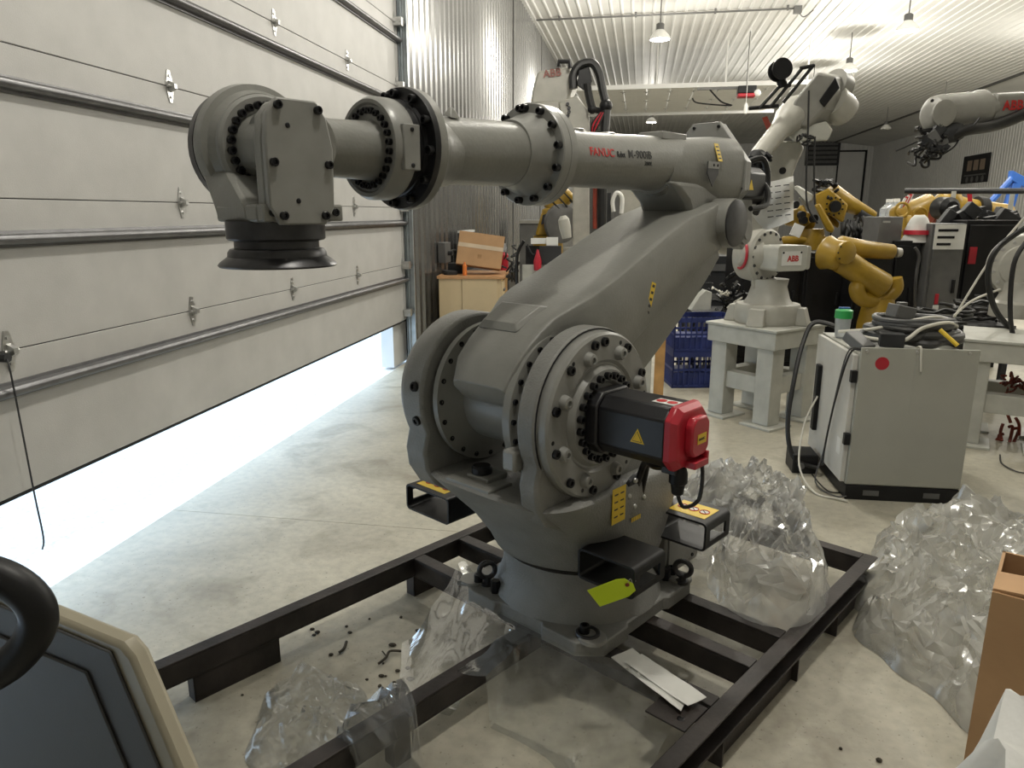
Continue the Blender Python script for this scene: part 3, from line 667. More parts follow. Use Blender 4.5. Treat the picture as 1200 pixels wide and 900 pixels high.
# cover plate facing the camera
cp = [(-.045, .118), (.052, .118), (.078, .085), (.085, .03), (.085, -.11), (.06, -.148), (-.055, -.148), (-.078, -.11), (-.082, .02), (-.068, .085)]
# local x runs towards the front of the robot
ws = MB().prism([(p[0] * .96, p[1] * .97) for p in cp], (W5.x + .005, .078, W5.z - .022), X, Z, V(0, .047, 0)).build('wrist_side_body', GREY, rob, bevel=.012)
wp = MB().prism(cp, (W5.x + .005, .125, W5.z - .022), X, Z, V(0, .018, 0)).build('cover_plate', GREY2, rob, bevel=.004)
for (x, z) in ((-.045, .095), (.052, .098), (.070, -.02), (-.066, -.02), (-.05, -.132), (.055, -.132)): bolt(wp, (W5.x + .005 + x, .143, W5.z - .018 + z), Y, .0095, .010)
for (x, z) in ((.03, .058), (.015, -.10)): bolt(wp, (W5.x + .005 + x, .143, W5.z - .018 + z), Y, .006, .002, kind='round')
# yoke down to the tool flange
b = MB().loft([[V(W5.x + x, y, 1.66) for x, y in ((.095, -.10), (.10, .06), (-.10, .06), (-.10, -.10))], [V(W5.x + x, y, 1.70) for x, y in ((.095, -.12), (.10, .05), (-.10, .05), (-.10, -.12))], [V(W5.x + x, y, 1.78) for x, y in ((.09, -.18), (.06, -.10), (-.13, -.10), (-.15, -.18))]])
yk = b.build('wrist_yoke', GREY, rob, bevel=.01)
MB().bb(W5.x - .098, W5.x + .098, -.10, .10, 1.66, 1.70).build('yoke_foot', GREY, yk, bevel=.008)
for (x, y) in ((.078, .10), (-.082, .10)):
    MB().bb(W5.x + x - .022, W5.x + x + .022, y, y + .03, 1.662, 1.70).build('yoke_ear', GREY, yk, bevel=.005); bolt(yk, (W5.x + x, y + .03, 1.682), Y, .009, .006)
tf = MB().lathe((W5.x, 0, 1.662), -Z, [(0, .114), (.04, .114), (.044, .11), (.046, .098), (.062, .098), (.064, .108), (.072, .114), (.082, .115), (.096, .134), (.102, .138), (.106, .135), (.107, .06)], 56).build('tool_flange', DSTEEL, rob, smooth=35)
# ---- forearm rear casting, plate and motors
hp = []
def hs(x, hy, zt, zb, cy=0.0, e=3.0):
    return [V(x, p.x + cy, p.y) for p in [V(q.y, (zt + zb) / 2 + q.x, 0) for q in sup(0, (zt - zb) / 2, hy, 0, 40, e)]]
hs_ = MB().loft([hs(-.42, .105, 1.962, 1.755, 0, 2.2), hs(-.56, .118, 1.975, 1.735, 0, 2.4), hs(-.68, .135, 1.985, 1.72, 0, 2.8), hs(-.80, .150, 1.995, 1.70, 0, 3), hs(-.90, .158, 2.00, 1.70, 0, 3)])
hous = hs_.build('forearm_housing', GREY, rob, smooth=40)
MB().prism([(-.40, 1.80), (-.52, 1.72), (-.60, 1.60), (-.70, 1.55), (-.80, 1.56), (-.87, 1.64), (-.90, 1.80)], (0, -.118, 0), X, Z, V(0, .236, 0)).build('elbow_gusset', GREY, hous, bevel=.02)
pp = [(-.17, -.13), (-.13, -.17), (.10, -.17), (.165, -.09), (.165, .03), (.03, .20), (-.10, .20), (-.17, .12)]
bpl = MB().prism(pp, (-.90, 0, 1.865), Y, Z, V(-.022, 0, 0)).prism([(p[0] * .97, p[1] * .97) for p in pp], (-.93, 0, 1.865), Y, Z, V(-.03, 0, 0)).build('motor_plate', GREY2, hous, bevel=.003)
for p in pp: bolt(bpl, (-.90, p[0] * .90, 1.865 + p[1] * .90), X, .007, .006)
for (y, z, l_) in ((-.08, 1.96, .16), (.06, 1.80, .20)):
    m_ = MB().prism([(p[0] * .85, p[1] * .85) for p in mp], (-.955, y, z), Y, Z, V(-l_, 0, 0)).build('rear_motor', BLACKS, rob, bevel=.006)
    decal(m_, 'warning_label', tri, (-.99 - .02, y + .0815, z), -X, Z, YEL)
decal(bpl, 'yellow_label', rect(.09, .03), (-1.02, .10, 1.892), V(-1, 0, 0), V(0, -.5, .8), YEL, .002)
MB().tube([V(-1.10, .08, 1.84), V(-1.16, .14, 1.80), V(-1.10, .18, 1.72), V(-.96, .17, 1.70)], .012, 8).build('rear_cable', CABLEB, rob)
MB().tube([V(-1.12, .05, 1.90), V(-1.2, .10, 1.92), V(-1.22, .12, 1.80), V(-1.12, .12, 1.68)], .015, 8).build('rear_cable', CABLEB, rob)
sl_ = decal(hous, 'stripe_label', rect(.035, .075), (-.70, .137, 1.92), -X, V(0, -.35, 1), YEL, .0015)
for k in range(4): decal(sl_, 'label_print', rect(.022, .005), V(-.70, .137, 1.92) + V(0, .0016, 0) + V(0, -.35, 1).normalized() * (-.024 + k * .016), -X, V(0, -.35, 1), BLKT, .0008)
decal(hous, 'bar_shadow', [(-.045, .035), (-.045, -.01), (0, -.06), (.045, -.01), (.045, .035)], (-.645, .146, 1.845), -X, V(0, 0, 1), DSTEEL, .003)  # dark shape paints in the triangular shadow below the bar
decal(hous, 'shield_bar', rect(.09, .026), (-.645, .149, 1.868), -X, V(0, 0, 1), GREY2, .003)
for s in (-.016, .016): bolt(hous, (-.66 + s, .152, 1.868), Y, .006, .003, kind='round')
# link bracket and paper sheet behind the elbow
MB().loft([[V(x, .08, z) for x, z in ((-.86, 1.76), (-.86, 1.60), (-1.0, 1.52), (-1.08, 1.58), (-1.06, 1.74))], [V(x, .13, z) for x, z in ((-.86, 1.76), (-.86, 1.60), (-1.0, 1.52), (-1.08, 1.58), (-1.06, 1.74))]]).build('rear_bracket', GREY, hous, bevel=.006)
MB().lathe((-1.0, .13, 1.60), Y, [(0, .055), (.012, .055), (.014, .035), (.02, .034)], 24).build('pivot_cap', GREY2, hous)
bolt(hous, (-.93, .13, 1.70), Y, .018, .012); bolt(hous, (-.96, .13, 1.70), Y, .009, .012)
# lettering on the forearm tube
a = R(12); tn = V(0, math.cos(a), math.sin(a)); tv = V(0, -math.sin(a), math.cos(a)); tp = V(.095, 0, FZ + .000) + tn * .0985
def tube_text(body, x0, v0, size, m, sx=1.0, bold=0.0):
    t = text(fore, body, (0, 0, 0), (1, 0, 0), (0, 1, 0), size, m, bold=bold)
    t.matrix_local = Matrix.Identity(4)
    for v in t.data.vertices:
        x = x0 - v.co.x * sx; r = .094 if x > 0 else .094 + .008 * (-x / .35); dz = 0.0 if x > 0 else .006 * (-x / .35)
        q_ = R(8) + (v0 + v.co.y) / r; rr = r + .0012 + v.co.z
        v.co = (x, rr * math.cos(q_), FZ + dz + rr * math.sin(q_))
    return t
tube_text('FANUC', .098, -.006, .038, REDT, 1.10, .0006)
tube_text('Robot', -.056, -.006, .030, DGREY, .62)
tube_text('M-900iB', -.122, -.006, .040, BLKT, 1.08, .0003)
tube_text('280L', -.222, -.030, .021, BLKT, 1.25)
# transport pockets bolted to the turret
def pocket(x0, x1, y0, y1, zt, zb, lab=False):
    s = 1 if y1 > 0 else -1; t = .008
    bx_ = rounded(abs(y1 - y0), zt - zb, .018, 4, (y0 + y1) / 2, (zt + zb) / 2); inn = rounded(abs(y1 - y0) - 2 * t, zt - zb - 2 * t, .012, 4, (y0 + y1) / 2, (zt + zb) / 2)
    def rg_(x, pts): return [V(x, p[0], p[1]) for p in pts]
    # shell of the pocket without the outer end, which carries a slot
    b = MB().loft([rg_(x0, bx_), rg_(x1, bx_), rg_(x1, inn), rg_(x0, inn), rg_(x0, bx_)], caps=False)
    keep = []
    ye = y1
    for f in b.f:
        c = sum((Vector(b.v[i]) for i in f), Vector()) / len(f)
        if abs(c.y - ye) > .014 or abs(c.z - (zt + zb) / 2) > (zt - zb) / 2 - .02: keep.append(f)
    b.f = keep; b.mi = [0] * len(keep)
    cx = (x0 + x1) / 2; hx_ = (x1 - x0) / 2; zc = (zt + zb) / 2; hz = (zt - zb) / 2 - .016
    b.bb(x0, x0 + .03, ye - t * s if s > 0 else ye, ye if s > 0 else ye + t, zc - hz, zc + hz)
    b.bb(x1 - .03, x1, ye - t * s if s > 0 else ye, ye if s > 0 else ye + t, zc - hz, zc + hz)
    b.bb(x0 + .03, x1 - .03, ye - t * s if s > 0 else ye, ye if s > 0 else ye + t, zc + hz * .55, zc + hz)
    b.bb(x0 + .03, x1 - .03, ye - t * s if s > 0 else ye, ye if s > 0 else ye + t, zc - hz, zc - hz * .55)
    o = b.build('fork_pocket', BLACK, rob, smooth=40)
    if lab:
        w_, h_ = (x1 - x0) * .62, abs(y1 - y0) * .66; c = V(cx, (y0 + y1) / 2 + .01 * s, zt)
        decal(o, 'prohibition_label', rect(h_, w_), c, Y * 1, -X, YEL, .0012)
        for k in (-1, 0, 1):
            cc = c + V(0, k * h_ * .30, .0013)
            decal(o, 'prohibition_disc', [(.019 * math.cos(R(24 * i)), .019 * math.sin(R(24 * i))) for i in range(15)], cc, Y, -X, WHITE, .0005)
            MB().torus(cc + V(0, 0, .0008), Z, .018, .0022, 18, 6).build('prohibition_ring', REDT, o)
            decal(o, 'prohibition_bar', [(-.016, -.002), (.016, -.002), (.016, .002), (-.016, .002)], cc + V(0, 0, .0006), V(.7, .7, 0), V(-.7, .7, 0), BLKT, .0005)
    return o
pocket(.165, .345, .27, .495, .60, .49)
pocket(-.29, -.11, .27, .495, .60, .49, True)
pocket(.215, .365, -.35, -.61, .60, .49, True)
pocket(-.26, -.09, -.35, -.61, .60, .49)
# ================================================================ steel transport frame under the robot
skid = thing('steel_skid', 'dark rusty steel channel frame on legs under the grey robot', 'skid', OR, RZ)
ZT, ZB = .19, .10
def channel(x0, x1, yo, yi, name='rail'):   # open side at yo, web at yi
    s = 1 if yo > yi else -1; t = .008
    b = MB()
    lo, hi = min(yo, yi), max(yo, yi)
    b.bb(x0, x1, lo, hi, ZT - t, ZT); b.bb(x0, x1, lo, hi, ZB, ZB + t)
    b.bb(x0, x1, min(yi, yi + s * t), max(yi, yi + s * t), ZB + t, ZT - t)
    return b.build(name, RAIL, skid, bevel=.003, smooth=0)
channel(-1.16, 1.80, .795, .738); channel(-1.16, 1.80, -.765, -.708); channel(.28, 1.80, .0, .058)
def cross(x0, x1, y0, y1, z1=ZT - .001, z0=ZB):
    t = .008; b = MB(); b.bb(x0, x1, y0, y1, z1 - t, z1); b.bb(x0, x1, y0, y1, z0, z0 + t); b.bb(x1 - t, x1, y0, y1, z0 + t, z1 - t)
    return b.build('cross_member', RAIL, skid, bevel=.003, smooth=0)
cross(-1.16, -1.10, -.706, .736); cross(-.31, -.25, -.706, .736); cross(-.07, -.01, -.706, .736); cross(.20, .26, -.706, .736); cross(1.74, 1.80, -.706, .736)
for x0 in (-1.04, .10, .92):
    for (ya, yb) in ((.738, .79), (-.765, -.712)):
        x1 = x0 + (.33 if x0 != .10 else .16) if ya < 0 else x0 + .33
        if x0 == .10 and ya > 0: x0_, x1 = -.32, .27
        else: x0_ = x0
        b = MB().bb(x0_, x1, ya, ya + .008, 0, ZB) if ya < 0 else MB().bb(x0_, x1, yb - .03, yb - .022, 0, ZB)
        b.bb(x0_, x0_ + .008, ya, yb, 0, ZB); b.bb(x1 - .008, x1, ya, yb, 0, ZB); b.bb(x0_, x1, ya, yb, ZB - .006, ZB)
        if ya < 0: b.bb(x0_, x1, yb - .008, yb, 0, ZB)
        b.build('leg', RAIL, skid, smooth=0)
b = MB().bb(.28, .42, .60, .736, ZT - .004, ZT + .002); pl_ = b.build('bolt_tab', RAIL, skid, smooth=0)
for p in ((.33, .65), (.38, .70)): bolt(pl_, (p[0], p[1], ZT + .0015), Z, .012, .002, kind='round')
MB().bb(.90, .965, .002, .05, ZB - .1, ZB).build('leg', RAIL, skid, smooth=0)
MB().bb(.15, .19, .66, .736, .02, ZB).build('cross_member', RAIL, skid, smooth=0)

MR = Matrix.Translation(OR) @ Matrix.Rotation(RZ, 4, 'Z')
def RL(x, y, z): return MR @ V(x, y, z)

# ================================================================ plastic film
def ridged(p, s, o=5):
    v = 0.0; a = 1.0; t = 0.0
    for k in range(o):
        n_ = 1.0 - abs(noise.noise(Vector(p) * s + V(k * 7.3, k * 3.1, 0))) * 2.0
        v += a * n_; t += a; a *= .5; s *= 2.05
    return v / t
def crease(p, s):
    w = V(noise.noise(p * s * .6), noise.noise(p * s * .6 + V(9, 4, 2)), 0) * .55
    a = 1 - abs(noise.noise((p * s + w))) * 2.2; b_ = 1 - abs(noise.noise((p * s * 2.3 + w * 2 + V(5, 1, 7)))) * 2.2
    return max(0, a) ** 1.5, max(0, b_) ** 1.5, ridged(p, s * 5, 2)
def film_blob(name, pts, base, m, seed, lab, cat_, amp=.05, sc=5.0, res=64, layers=1):
    """a loose heap of film: bumps (x, y, radius, height) over a ground outline, creased into sharp folds"""
    cx = sum(p[0] * p[2] for p in pts) / sum(p[2] for p in pts); cy = sum(p[1] * p[2] for p in pts) / sum(p[2] for p in pts)
    def field(x, y):
        h = 0.0; d_ = 0.0
        for (px, py, pr, ph) in pts:
            d = math.hypot(x - px, y - py) / pr
            if d < 1.0:
                h = (h ** 3 + (ph * (1 - d ** 2.0) ** .7) ** 3) ** (1 / 3); d_ = max(d_, 1 - d)
        if d_ <= 0: return 0.0, -1.0
        return h, d_ + (.16 * noise.noise(V(x * 4, y * 4, seed)) + .05 * noise.noise(V(x * 11, y * 11, seed)))
    N = res * 2; M_ = int(res * .7); jr = random.Random(int(seed * 100)); vs = []; fs = []; bnd = []
    for k in range(N):
        a = 2 * math.pi * k / N; r = 1.6
        while r > .1 and field(cx + r * math.cos(a), cy + r * math.sin(a))[1] < .06: r -= .01
        bnd.append(r)
    for _ in range(2): bnd = [(bnd[k - 1] + 2 * bnd[k] + bnd[(k + 1) % N]) / 4 for k in range(N)]
    for lay in range(layers):
        o_ = len(vs); sd = seed + 3.7 * lay; hs = 1.0 - .22 * lay; rs = 1.0 - .06 * lay
        for i in range(M_ + 1):
            t = .02 + .98 * i / M_
            for k in range(N):
                a = 2 * math.pi * k / N; x = cx + bnd[k] * rs * t * math.cos(a); y = cy + bnd[k] * rs * t * math.sin(a)
                h, d_ = field(x, y); kk = min(1, max(0, (1 - t) * bnd[k] * 9)) ** .6
                c1, c2, c3 = crease(V(x, y, sd), sc)
                g1, g2, g3 = crease(V(math.cos(a) * 1.1, math.sin(a) * 1.1, t * .45 + sd), 2.6)      # long folds running outwards
                f_ = min(1, t * 2.2)
                z = base(x, y) + .004 + kk * (max(h, .03) * hs * (.66 + .25 * noise.noise(V(x * 3, y * 3, sd))) + amp * (.75 * c1 + .4 * c2 + .10 * c3) + amp * f_ * (.8 * g1 + .45 * g2))
                ox = .07 * noise.noise(V(x * 5, y * 5, z * 4 + sd)) * kk; oy = .07 * noise.noise(V(x * 5 + 31, y * 5, z * 4 + sd)) * kk
                jk = kk * min(1, t * 2.2); jz = jr.uniform(-1, 1) * .011 * jk; vs.append((x + ox + jr.uniform(-1, 1) * .011 * jk, y + oy + jr.uniform(-1, 1) * .011 * jk, max(z + jz, base(x, y) + .003)))
        for i in range(M_):
            for k in range(N):
                a, b1, c_, d1 = o_ + i * N + k, o_ + i * N + (k + 1) % N, o_ + (i + 1) * N + (k + 1) % N, o_ + (i + 1) * N + k
                fs += [(a, b1, c_), (a, c_, d1)] if (i + k) % 2 else [(a, b1, d1), (b1, c_, d1)]
        fs.append(tuple(range(o_, o_ + N)))
    b = MB(); b.add(vs, fs); o = b.build(name, m, smooth=24)
    return tag(o, lab, cat_)
flat0 = lambda x, y: 0.0
p = [(RL(x, y, 0).x, RL(x, y, 0).y, r, h) for (x, y, r, h) in ((-.62, .52, .28, .24), (-.80, .40, .30, .36), (-.95, .22, .28, .40), (-.45, .60, .20, .10), (-.75, .20, .25, .32), (-1.0, .40, .2, .22))]
film_blob('plastic_wrap', p, lambda x, y: .17, FILMM, 3.1, 'clear crumpled plastic sheeting heaped on the frame behind the robot base', 'plastic', amp=.085, sc=4.0, res=52)
p = [(1.55, 3.60, .36, .15), (1.85, 3.85, .34, .17), (1.30, 3.15, .34, .16), (1.65, 3.15, .42, .22), (1.10, 2.84, .20, .09), (1.28, 2.72, .32, .16), (1.48, 2.47, .32, .18), (1.75, 2.75, .4, .24), (1.33, 2.38, .24, .12), (2.0, 3.3, .4, .22)]
film_blob('plastic_wrap', p, flat0, FILMM, 8.6, 'large crumpled clear plastic heap on the floor beside the cardboard box', 'plastic', amp=.10, sc=3.4, res=64)
# sheet drooping from the robot base over the frame
def film_sheet(name, poly_fn, nu, nv, m, lab, cat_='plastic', parent=None, amp=.012, seed=1.0, sc=9):
    vs = []; fs = []
    for i in range(nu + 1):
        for j in range(nv + 1):
            p = poly_fn(i / nu, j / nv)
            cr = ridged((p.x, p.y, seed), sc, 5); e = V(noise.noise(p * 9 + V(seed, 0, 0)), noise.noise(p * 9 + V(0, seed, 5)), 0) * .02
            vs.append(p + e + V(0, 0, amp * (cr - .3)))
    for i in range(nu):
        for j in range(nv):
            a = i * (nv + 1) + j; fs += [(a, a + 1, a + nv + 2), (a, a + nv + 2, a + nv + 1)]
    b = MB(); b.add(vs, fs); return tag(b.build(name, m, smooth=28), lab, cat_)
def front_sheet(u, v):
    # u along the front edge of the base, v outwards and down to the floor
    y = -.43 + u * 1.06; x = .20 + .13 * math.sin(u * 3.0)
    w = .34 + .16 * math.sin(u * 5 + 1) * u + .12 * u
    xx = x + v * w * (1.0 + .15 * math.sin(u * 9)); z = .205
    if v > .15: z = .205 - (.205 - .02) * min(1, ((v - .15) / .75)) ** .8
    if .0 < y < .09 and xx > .28: z = max(z, .20)
    if y < -.34: z += .05 * (1 - v) * ((-.34 - y) / .09)
    return RL(xx, y + .10 * v * u, z)
film_sheet('plastic_sheet', front_sheet, 54, 30, FILM, 'thin clear plastic sheet draped from under the robot base to the floor', seed=4.4, amp=.012, sc=4)
def rail_top(x, y):
    q = MR.inverted() @ V(x, y, 0); e = max(0.0, 1 - max(0, abs(q.y - .028) - .035) / .05)
    return .195 * e
p = [(RL(x, y, 0).x, RL(x, y, 0).y, r, h) for (x, y, r, h) in ((1.02, -.40, .17, .09), (1.10, -.28, .18, .10), (1.02, -.15, .17, .09), (1.0, .0, .14, .03), (1.02, .10, .12, .03), (.95, -.30, .14, .08))]
film_blob('plastic_bag', p, rail_top, FILMB, 5.2, 'small crinkled clear plastic bag lying across the near rail', 'plastic', amp=.05, sc=6.0, res=36)

# ================================================================ small things by the base
tg = thing('hang_tag', 'lime green card tag hanging from the black fork pocket', 'tag')
hp_ = at(741, 688, 2.02)
u_ = (at(700, 694, 2.00) - hp_).normalized(); w_ = V(*(CP - hp_)).normalized() + V(0, 0, .35); v_ = (UPV - u_ * u_.dot(UPV)).normalized()
nrm = u_.cross(v_); 
tq = [at(x, y, 2.02 + .0012 * (y - 690)) for x, y in ((688, 692), (703, 711), (737, 699), (745, 692), (742, 684), (732, 678), (722, 679))]
nrm = (tq[1] - tq[0]).cross(tq[4] - tq[0]).normalized(); nrm = nrm if nrm.dot(FH) > 0 else -nrm
hp_ = at(735, 685, 2.0135)
MB().loft([tq, [p + nrm * .0008 for p in tq]]).build('card', LIME, tg, smooth=0)
MB().cyl(hp_ - nrm * .003, hp_ + nrm * .003, .0065, n=14).build('eyelet', BRUST, tg)
MB().tube([hp_, hp_ + V(.01, 0, .02), RL(.335, .49, .52), RL(.34, .495, .56)], .0008, 5).build('wire', STEEL, tg)
for k, (pts_, lab) in enumerate(((((716, 772), (741, 760), (806, 818), (798, 834)), 'white packing list pouch lying flat beside the robot base'), (((732, 777), (752, 767), (828, 817), (806, 829)), 'upper white document sleeve overlapping the packing list pouch'))):
    q = [onz(a, b_, .205 + k * .006) for a, b_ in pts_]
    n_ = 8; b = MB(); vs = []
    for i in range(n_ + 1):
        for j in range(5):
            a = q[0].lerp(q[3], i / n_); c = q[1].lerp(q[2], i / n_); pp_ = a.lerp(c, j / 4)
            pp_.z += .006 * noise.noise(pp_ * 14 + V(k, 0, 0)) + .004; vs.append(pp_)
    fs = [(i * 5 + j, (i + 1) * 5 + j, (i + 1) * 5 + j + 1, i * 5 + j + 1) for i in range(n_) for j in range(4)]
    b.add(vs, fs); b.add([v + V(0, 0, -.0015) for v in vs], fs)
    o = tag(b.build('document_pouch', WHITE, smooth=30), lab, 'paper', 'documents beside the robot base')
# debris on the floor: individual chips and two twigs
dbr = random.Random(11)
chips = [(368, 745), (372, 742), (410, 742), (430, 797), (447, 793), (452, 793), (462, 800), (445, 805), (481, 797), (478, 784), (449, 778), (470, 724), (433, 726), (284, 815), (366, 738), (388, 768), (466, 787), (406, 735), (460, 757), (490, 740), (1010, 745), (985, 878), (1030, 892)]
words = ['dark debris chip on the concrete inside the frame', 'dark debris chip on the bare floor right of the frame']
for (px, py) in chips:
    c = onz(px, py, 0); s = dbr.uniform(.005, .011); b = MB()
    b.ball(c + V(0, 0, s * .5), (s * dbr.uniform(.8, 1.6), s, s * .55), 7, 4)
    tag(b.build('debris_chip', SOIL, smooth=0), words[px > 900], 'debris', ['chips of debris inside the frame', 'chips of debris right of the frame'][px > 900])
tw = MB().tube([onz(443, 778, .008), onz(452, 771, .02), onz(457, 763, .012), onz(470, 763, .015)], .005, 6).tube([onz(453, 769, .012), onz(448, 763, .015)], .003, 5)
tag(tw.build('twig', SOIL), 'small forked twig on the floor inside the frame', 'twig')
tag(MB().tube([onz(397, 765, .006), onz(403, 760, .014), onz(406, 752, .006)], .006, 6).build('wood_sliver', SOIL), 'curled dark wood sliver left of the forked twig', 'debris')

# ================================================================ foreground left: beige console with a black handle
DC = .72
c0 = at(140, 755, DC); e1 = -(FH * math.cos(R(62.7)) - RT * math.sin(R(62.7))); aw = FH * math.cos(R(27.3)) + RT * math.sin(R(27.3))   # e1 runs to the right
con = thing('control_console', 'beige control console with dark side panel at the lower left corner', 'console')
S1 = .62
def cpt(a, z, d=0.0): return c0 + e1 * a + UPV * z + aw * d
prof = [(-1.0, 0), (0, 0), (.018, -.012), (.018 + S1 * .92, -c0.z), (-1.0, -c0.z)]
body = MB().prism(prof, c0, e1, UPV, aw * .024).build('shell', BEIGE, con, bevel=.006)
MB().prism([(-.985, -.012), (-.014, -.012), (S1 * .92 - .03, -c0.z + .01), (-.985, -c0.z + .01)], c0 - aw * .004, e1, UPV, aw * .004).build('side_panel', DPANEL, con, bevel=.002)
MB().prism([(-.97, -.075), (-.06, -.050), (S1 * .92 - .11, -c0.z + .03), (-.97, -c0.z + .03)], c0 - aw * .008, e1, UPV, aw * .004).build('inner_panel', DPANEL, con, bevel=.002)
hd = [at(-40, 664, .60), at(0, 676, .60), at(26, 691, .60), at(42, 710, .60), at(45, 730, .60), at(34, 754, .60), at(6, 782, .60), at(-40, 806, .60)]
MB().tube(hd, .0165, 16).build('handle', BLACK, con)
MB().tube([at(-40, 668, .60), at(-10, 672, .60)], .004, 6, smooth=False).tube([at(-40, 812, .60), at(-40, 812, .66)], .0155, 10, smooth=False).build('handle_mount', BLACK, con)

# ================================================================ foreground right: cardboard box and bag
bx = thing('cardboard_box', 'open brown cardboard box at the right picture edge in the foreground', 'box')
D1 = 1.30
k0 = at(1163, 692, D1)                       # near top corner
ea = (FH * math.cos(R(38)) + RT * math.sin(R(38))); eb = (RT * math.cos(R(38)) - FH * math.sin(R(38)))
def wall(name, p, d, L, h, m, t=.006):
    n_ = d.cross(UPV).normalized(); b = MB(); q = [p, p + d * L, p + d * L - UPV * h, p - UPV * h]
    b.loft([q, [x + n_ * t for x in q]]); return b.build(name, m, bx, smooth=0)
hgt = k0.z - .003
wall('side_wall', k0, eb, .55, hgt, CARD); wall('side_wall', k0, ea, .22, hgt, CARD); wall('side_wall', k0 + ea * .22, eb, .55, hgt, CARD); wall('side_wall', k0 + eb * .55, ea, .22, hgt, CARD)
b = MB(); f0 = k0; q = [k0, k0 + ea * .50, k0 + ea * .46 - eb * .03 + UPV * .02, k0 + ea * .03 - eb * .035 + UPV * .012]
q = [k0 + eb * .003, k0 + eb * .40, k0 + eb * .36 - ea * .10 + UPV * .05, k0 + eb * .02 - ea * .10 + UPV * .05]
q = [k0, k0 + ea * .09, k0 + ea * .09 + eb * .16 + UPV * .012, k0 + eb * .16 + UPV * .012]
b.loft([q, [x + UPV * .005 for x in q]]); b.build('flap', CARD, bx, smooth=0)
b = MB(); q = [k0 + eb * .07 + UPV * .03, k0 + eb * .5 + UPV * .03, k0 + eb * .5 - UPV * .06 - ea * .03, k0 + eb * .07 - UPV * .05 - ea * .012]
b.loft([q, [x + ea * .005 for x in q]]); b.build('flap', CARD, bx, smooth=0)
MB().loft([[k0 + ea * .003 + eb * .003 - UPV * hgt, k0 + ea * .215 - UPV * hgt, k0 + ea * .215 + eb * .54 - UPV * hgt, k0 + eb * .54 - UPV * hgt], [k0 - UPV * (hgt - .005), k0 + ea * .215 - UPV * (hgt - .005), k0 + ea * .215 + eb * .54 - UPV * (hgt - .005), k0 + eb * .54 - UPV * (hgt - .005)]]).build('bottom', CARD, bx, smooth=0)
# white plastic bag hanging in front of the box
bgc = at(1208, 972, .72); b = MB(); rings = []
for i in range(15):
    t = i / 14; z = bgc.z + .10 - .95 * t * (bgc.z + .10) ; rr = .055 + .115 * math.sin(min(1, t * 2.0) * math.pi / 2)
    ring_ = []
    for k in range(40):
        a = 2 * math.pi * k / 40; r_ = rr * (1 + .30 * noise.noise(V(math.cos(a) * 2.2, math.sin(a) * 2.2, t * 4)) + .07 * math.sin(a * 7 + t * 9))
        ring_.append(V(bgc.x + r_ * math.cos(a), bgc.y + r_ * math.sin(a), max(.003, z + .10 * (1 - t) * noise.noise(V(math.cos(a) * 1.5, math.sin(a) * 1.5, t * 3 + 2)))))
    rings.append(ring_)
b.loft(rings); tag(b.build('plastic_carrier_bag', BAGW, smooth=60), 'white plastic bag standing before the cardboard box in the lower right corner', 'bag')
# ================================================================ pedestals
def pedestal(fc, ang, w, d, h, label, holes=True):
    t = thing('steel_pedestal', label, 'pedestal', (fc.x, fc.y, 0), ang, 'white steel robot pedestals')
    s = .15
    MB().bb(0, w, 0, d, h - .16, h - .02).build('frame', WHITEP, t, bevel=.006)
    MB().bb(-.015, w + .015, -.015, d + .015, h - .02, h).build('top_plate', WHITEP, t, bevel=.003)
    for x in (.03, w - .03 - s):
        for y in (.03, d - .03 - s):
            l_ = MB().bb(x, x + s, y, y + s, .02, h - .16).build('leg', WHITEP, t, bevel=.006)
            MB().bb(x - .07, x + s + .07, y - .07, y + s + .07, 0, .02).build('foot_plate', WHITEP, l_, bevel=.003)
    for y in (.055, d - .055 - .10): MB().bb(.03 + s, w - .03 - s, y, y + .10, .26, .40).build('stretcher', WHITEP, t, bevel=.004)
    for x in (.055, w - .055 - .10): MB().bb(x, x + .10, .03 + s, d - .03 - s, .26, .40).build('stretcher', WHITEP, t, bevel=.004)
    return t
fc = onz(910, 388, .80); 
PA = math.atan2(*reversed((onz(963, 380, .80) - fc).xy)); 
PD = (onz(826, 377, .80) - fc)
pedestal(fc, PA, .66, .66, .80, 'white steel pedestal carrying the pale robot with the white motor')
PC = fc + V(math.cos(PA), math.sin(PA), 0) * .33 + V(-math.sin(PA), math.cos(PA), 0) * .33

# ================================================================ pale robot on the pedestal
ab = thing('pedestal_robot', 'pale grey robot on a white pedestal with long arm and reel bracket', 'robot')
H0 = .80
bs = MB().lathe((PC.x, PC.y, H0), Z, [(0, .25), (.03, .26), (.14, .26), (.16, .25), (.165, .20)], 40).build('base', ABBC, ab)
bolt_circle(bs, (PC.x, PC.y, H0 + .162), Z, .215, 18, .014, .014, m=DSTEEL)
for a in (20, 110, 200, 290):
    d_ = V(math.cos(PA + R(a)), math.sin(PA + R(a)), 0); e_ = V(-d_.y, d_.x, 0); c = PC + d_ * .24
    MB().loft([[V(c.x, c.y, H0) + d_ * x + e_ * y for x, y in ((0, -.07), (.10, -.07), (.10, .07), (0, .07))], [V(c.x, c.y, H0 + .14) + d_ * x + e_ * y for x, y in ((0, -.06), (.06, -.06), (.06, .06), (0, .06))]]).build('base_foot', ABBC, ab, bevel=.008)
MB().loft([[V(PC.x + r * math.cos(2 * math.pi * k / 32), PC.y + r * math.sin(2 * math.pi * k / 32), H0 + z) for k in range(32)] for z, r in ((.16, .20), (.20, .17), (.30, .14), (.36, .15))]).build('waist', ABBC, ab)
DA = PC.dot(FH)
sh = at(898, 300, DA)
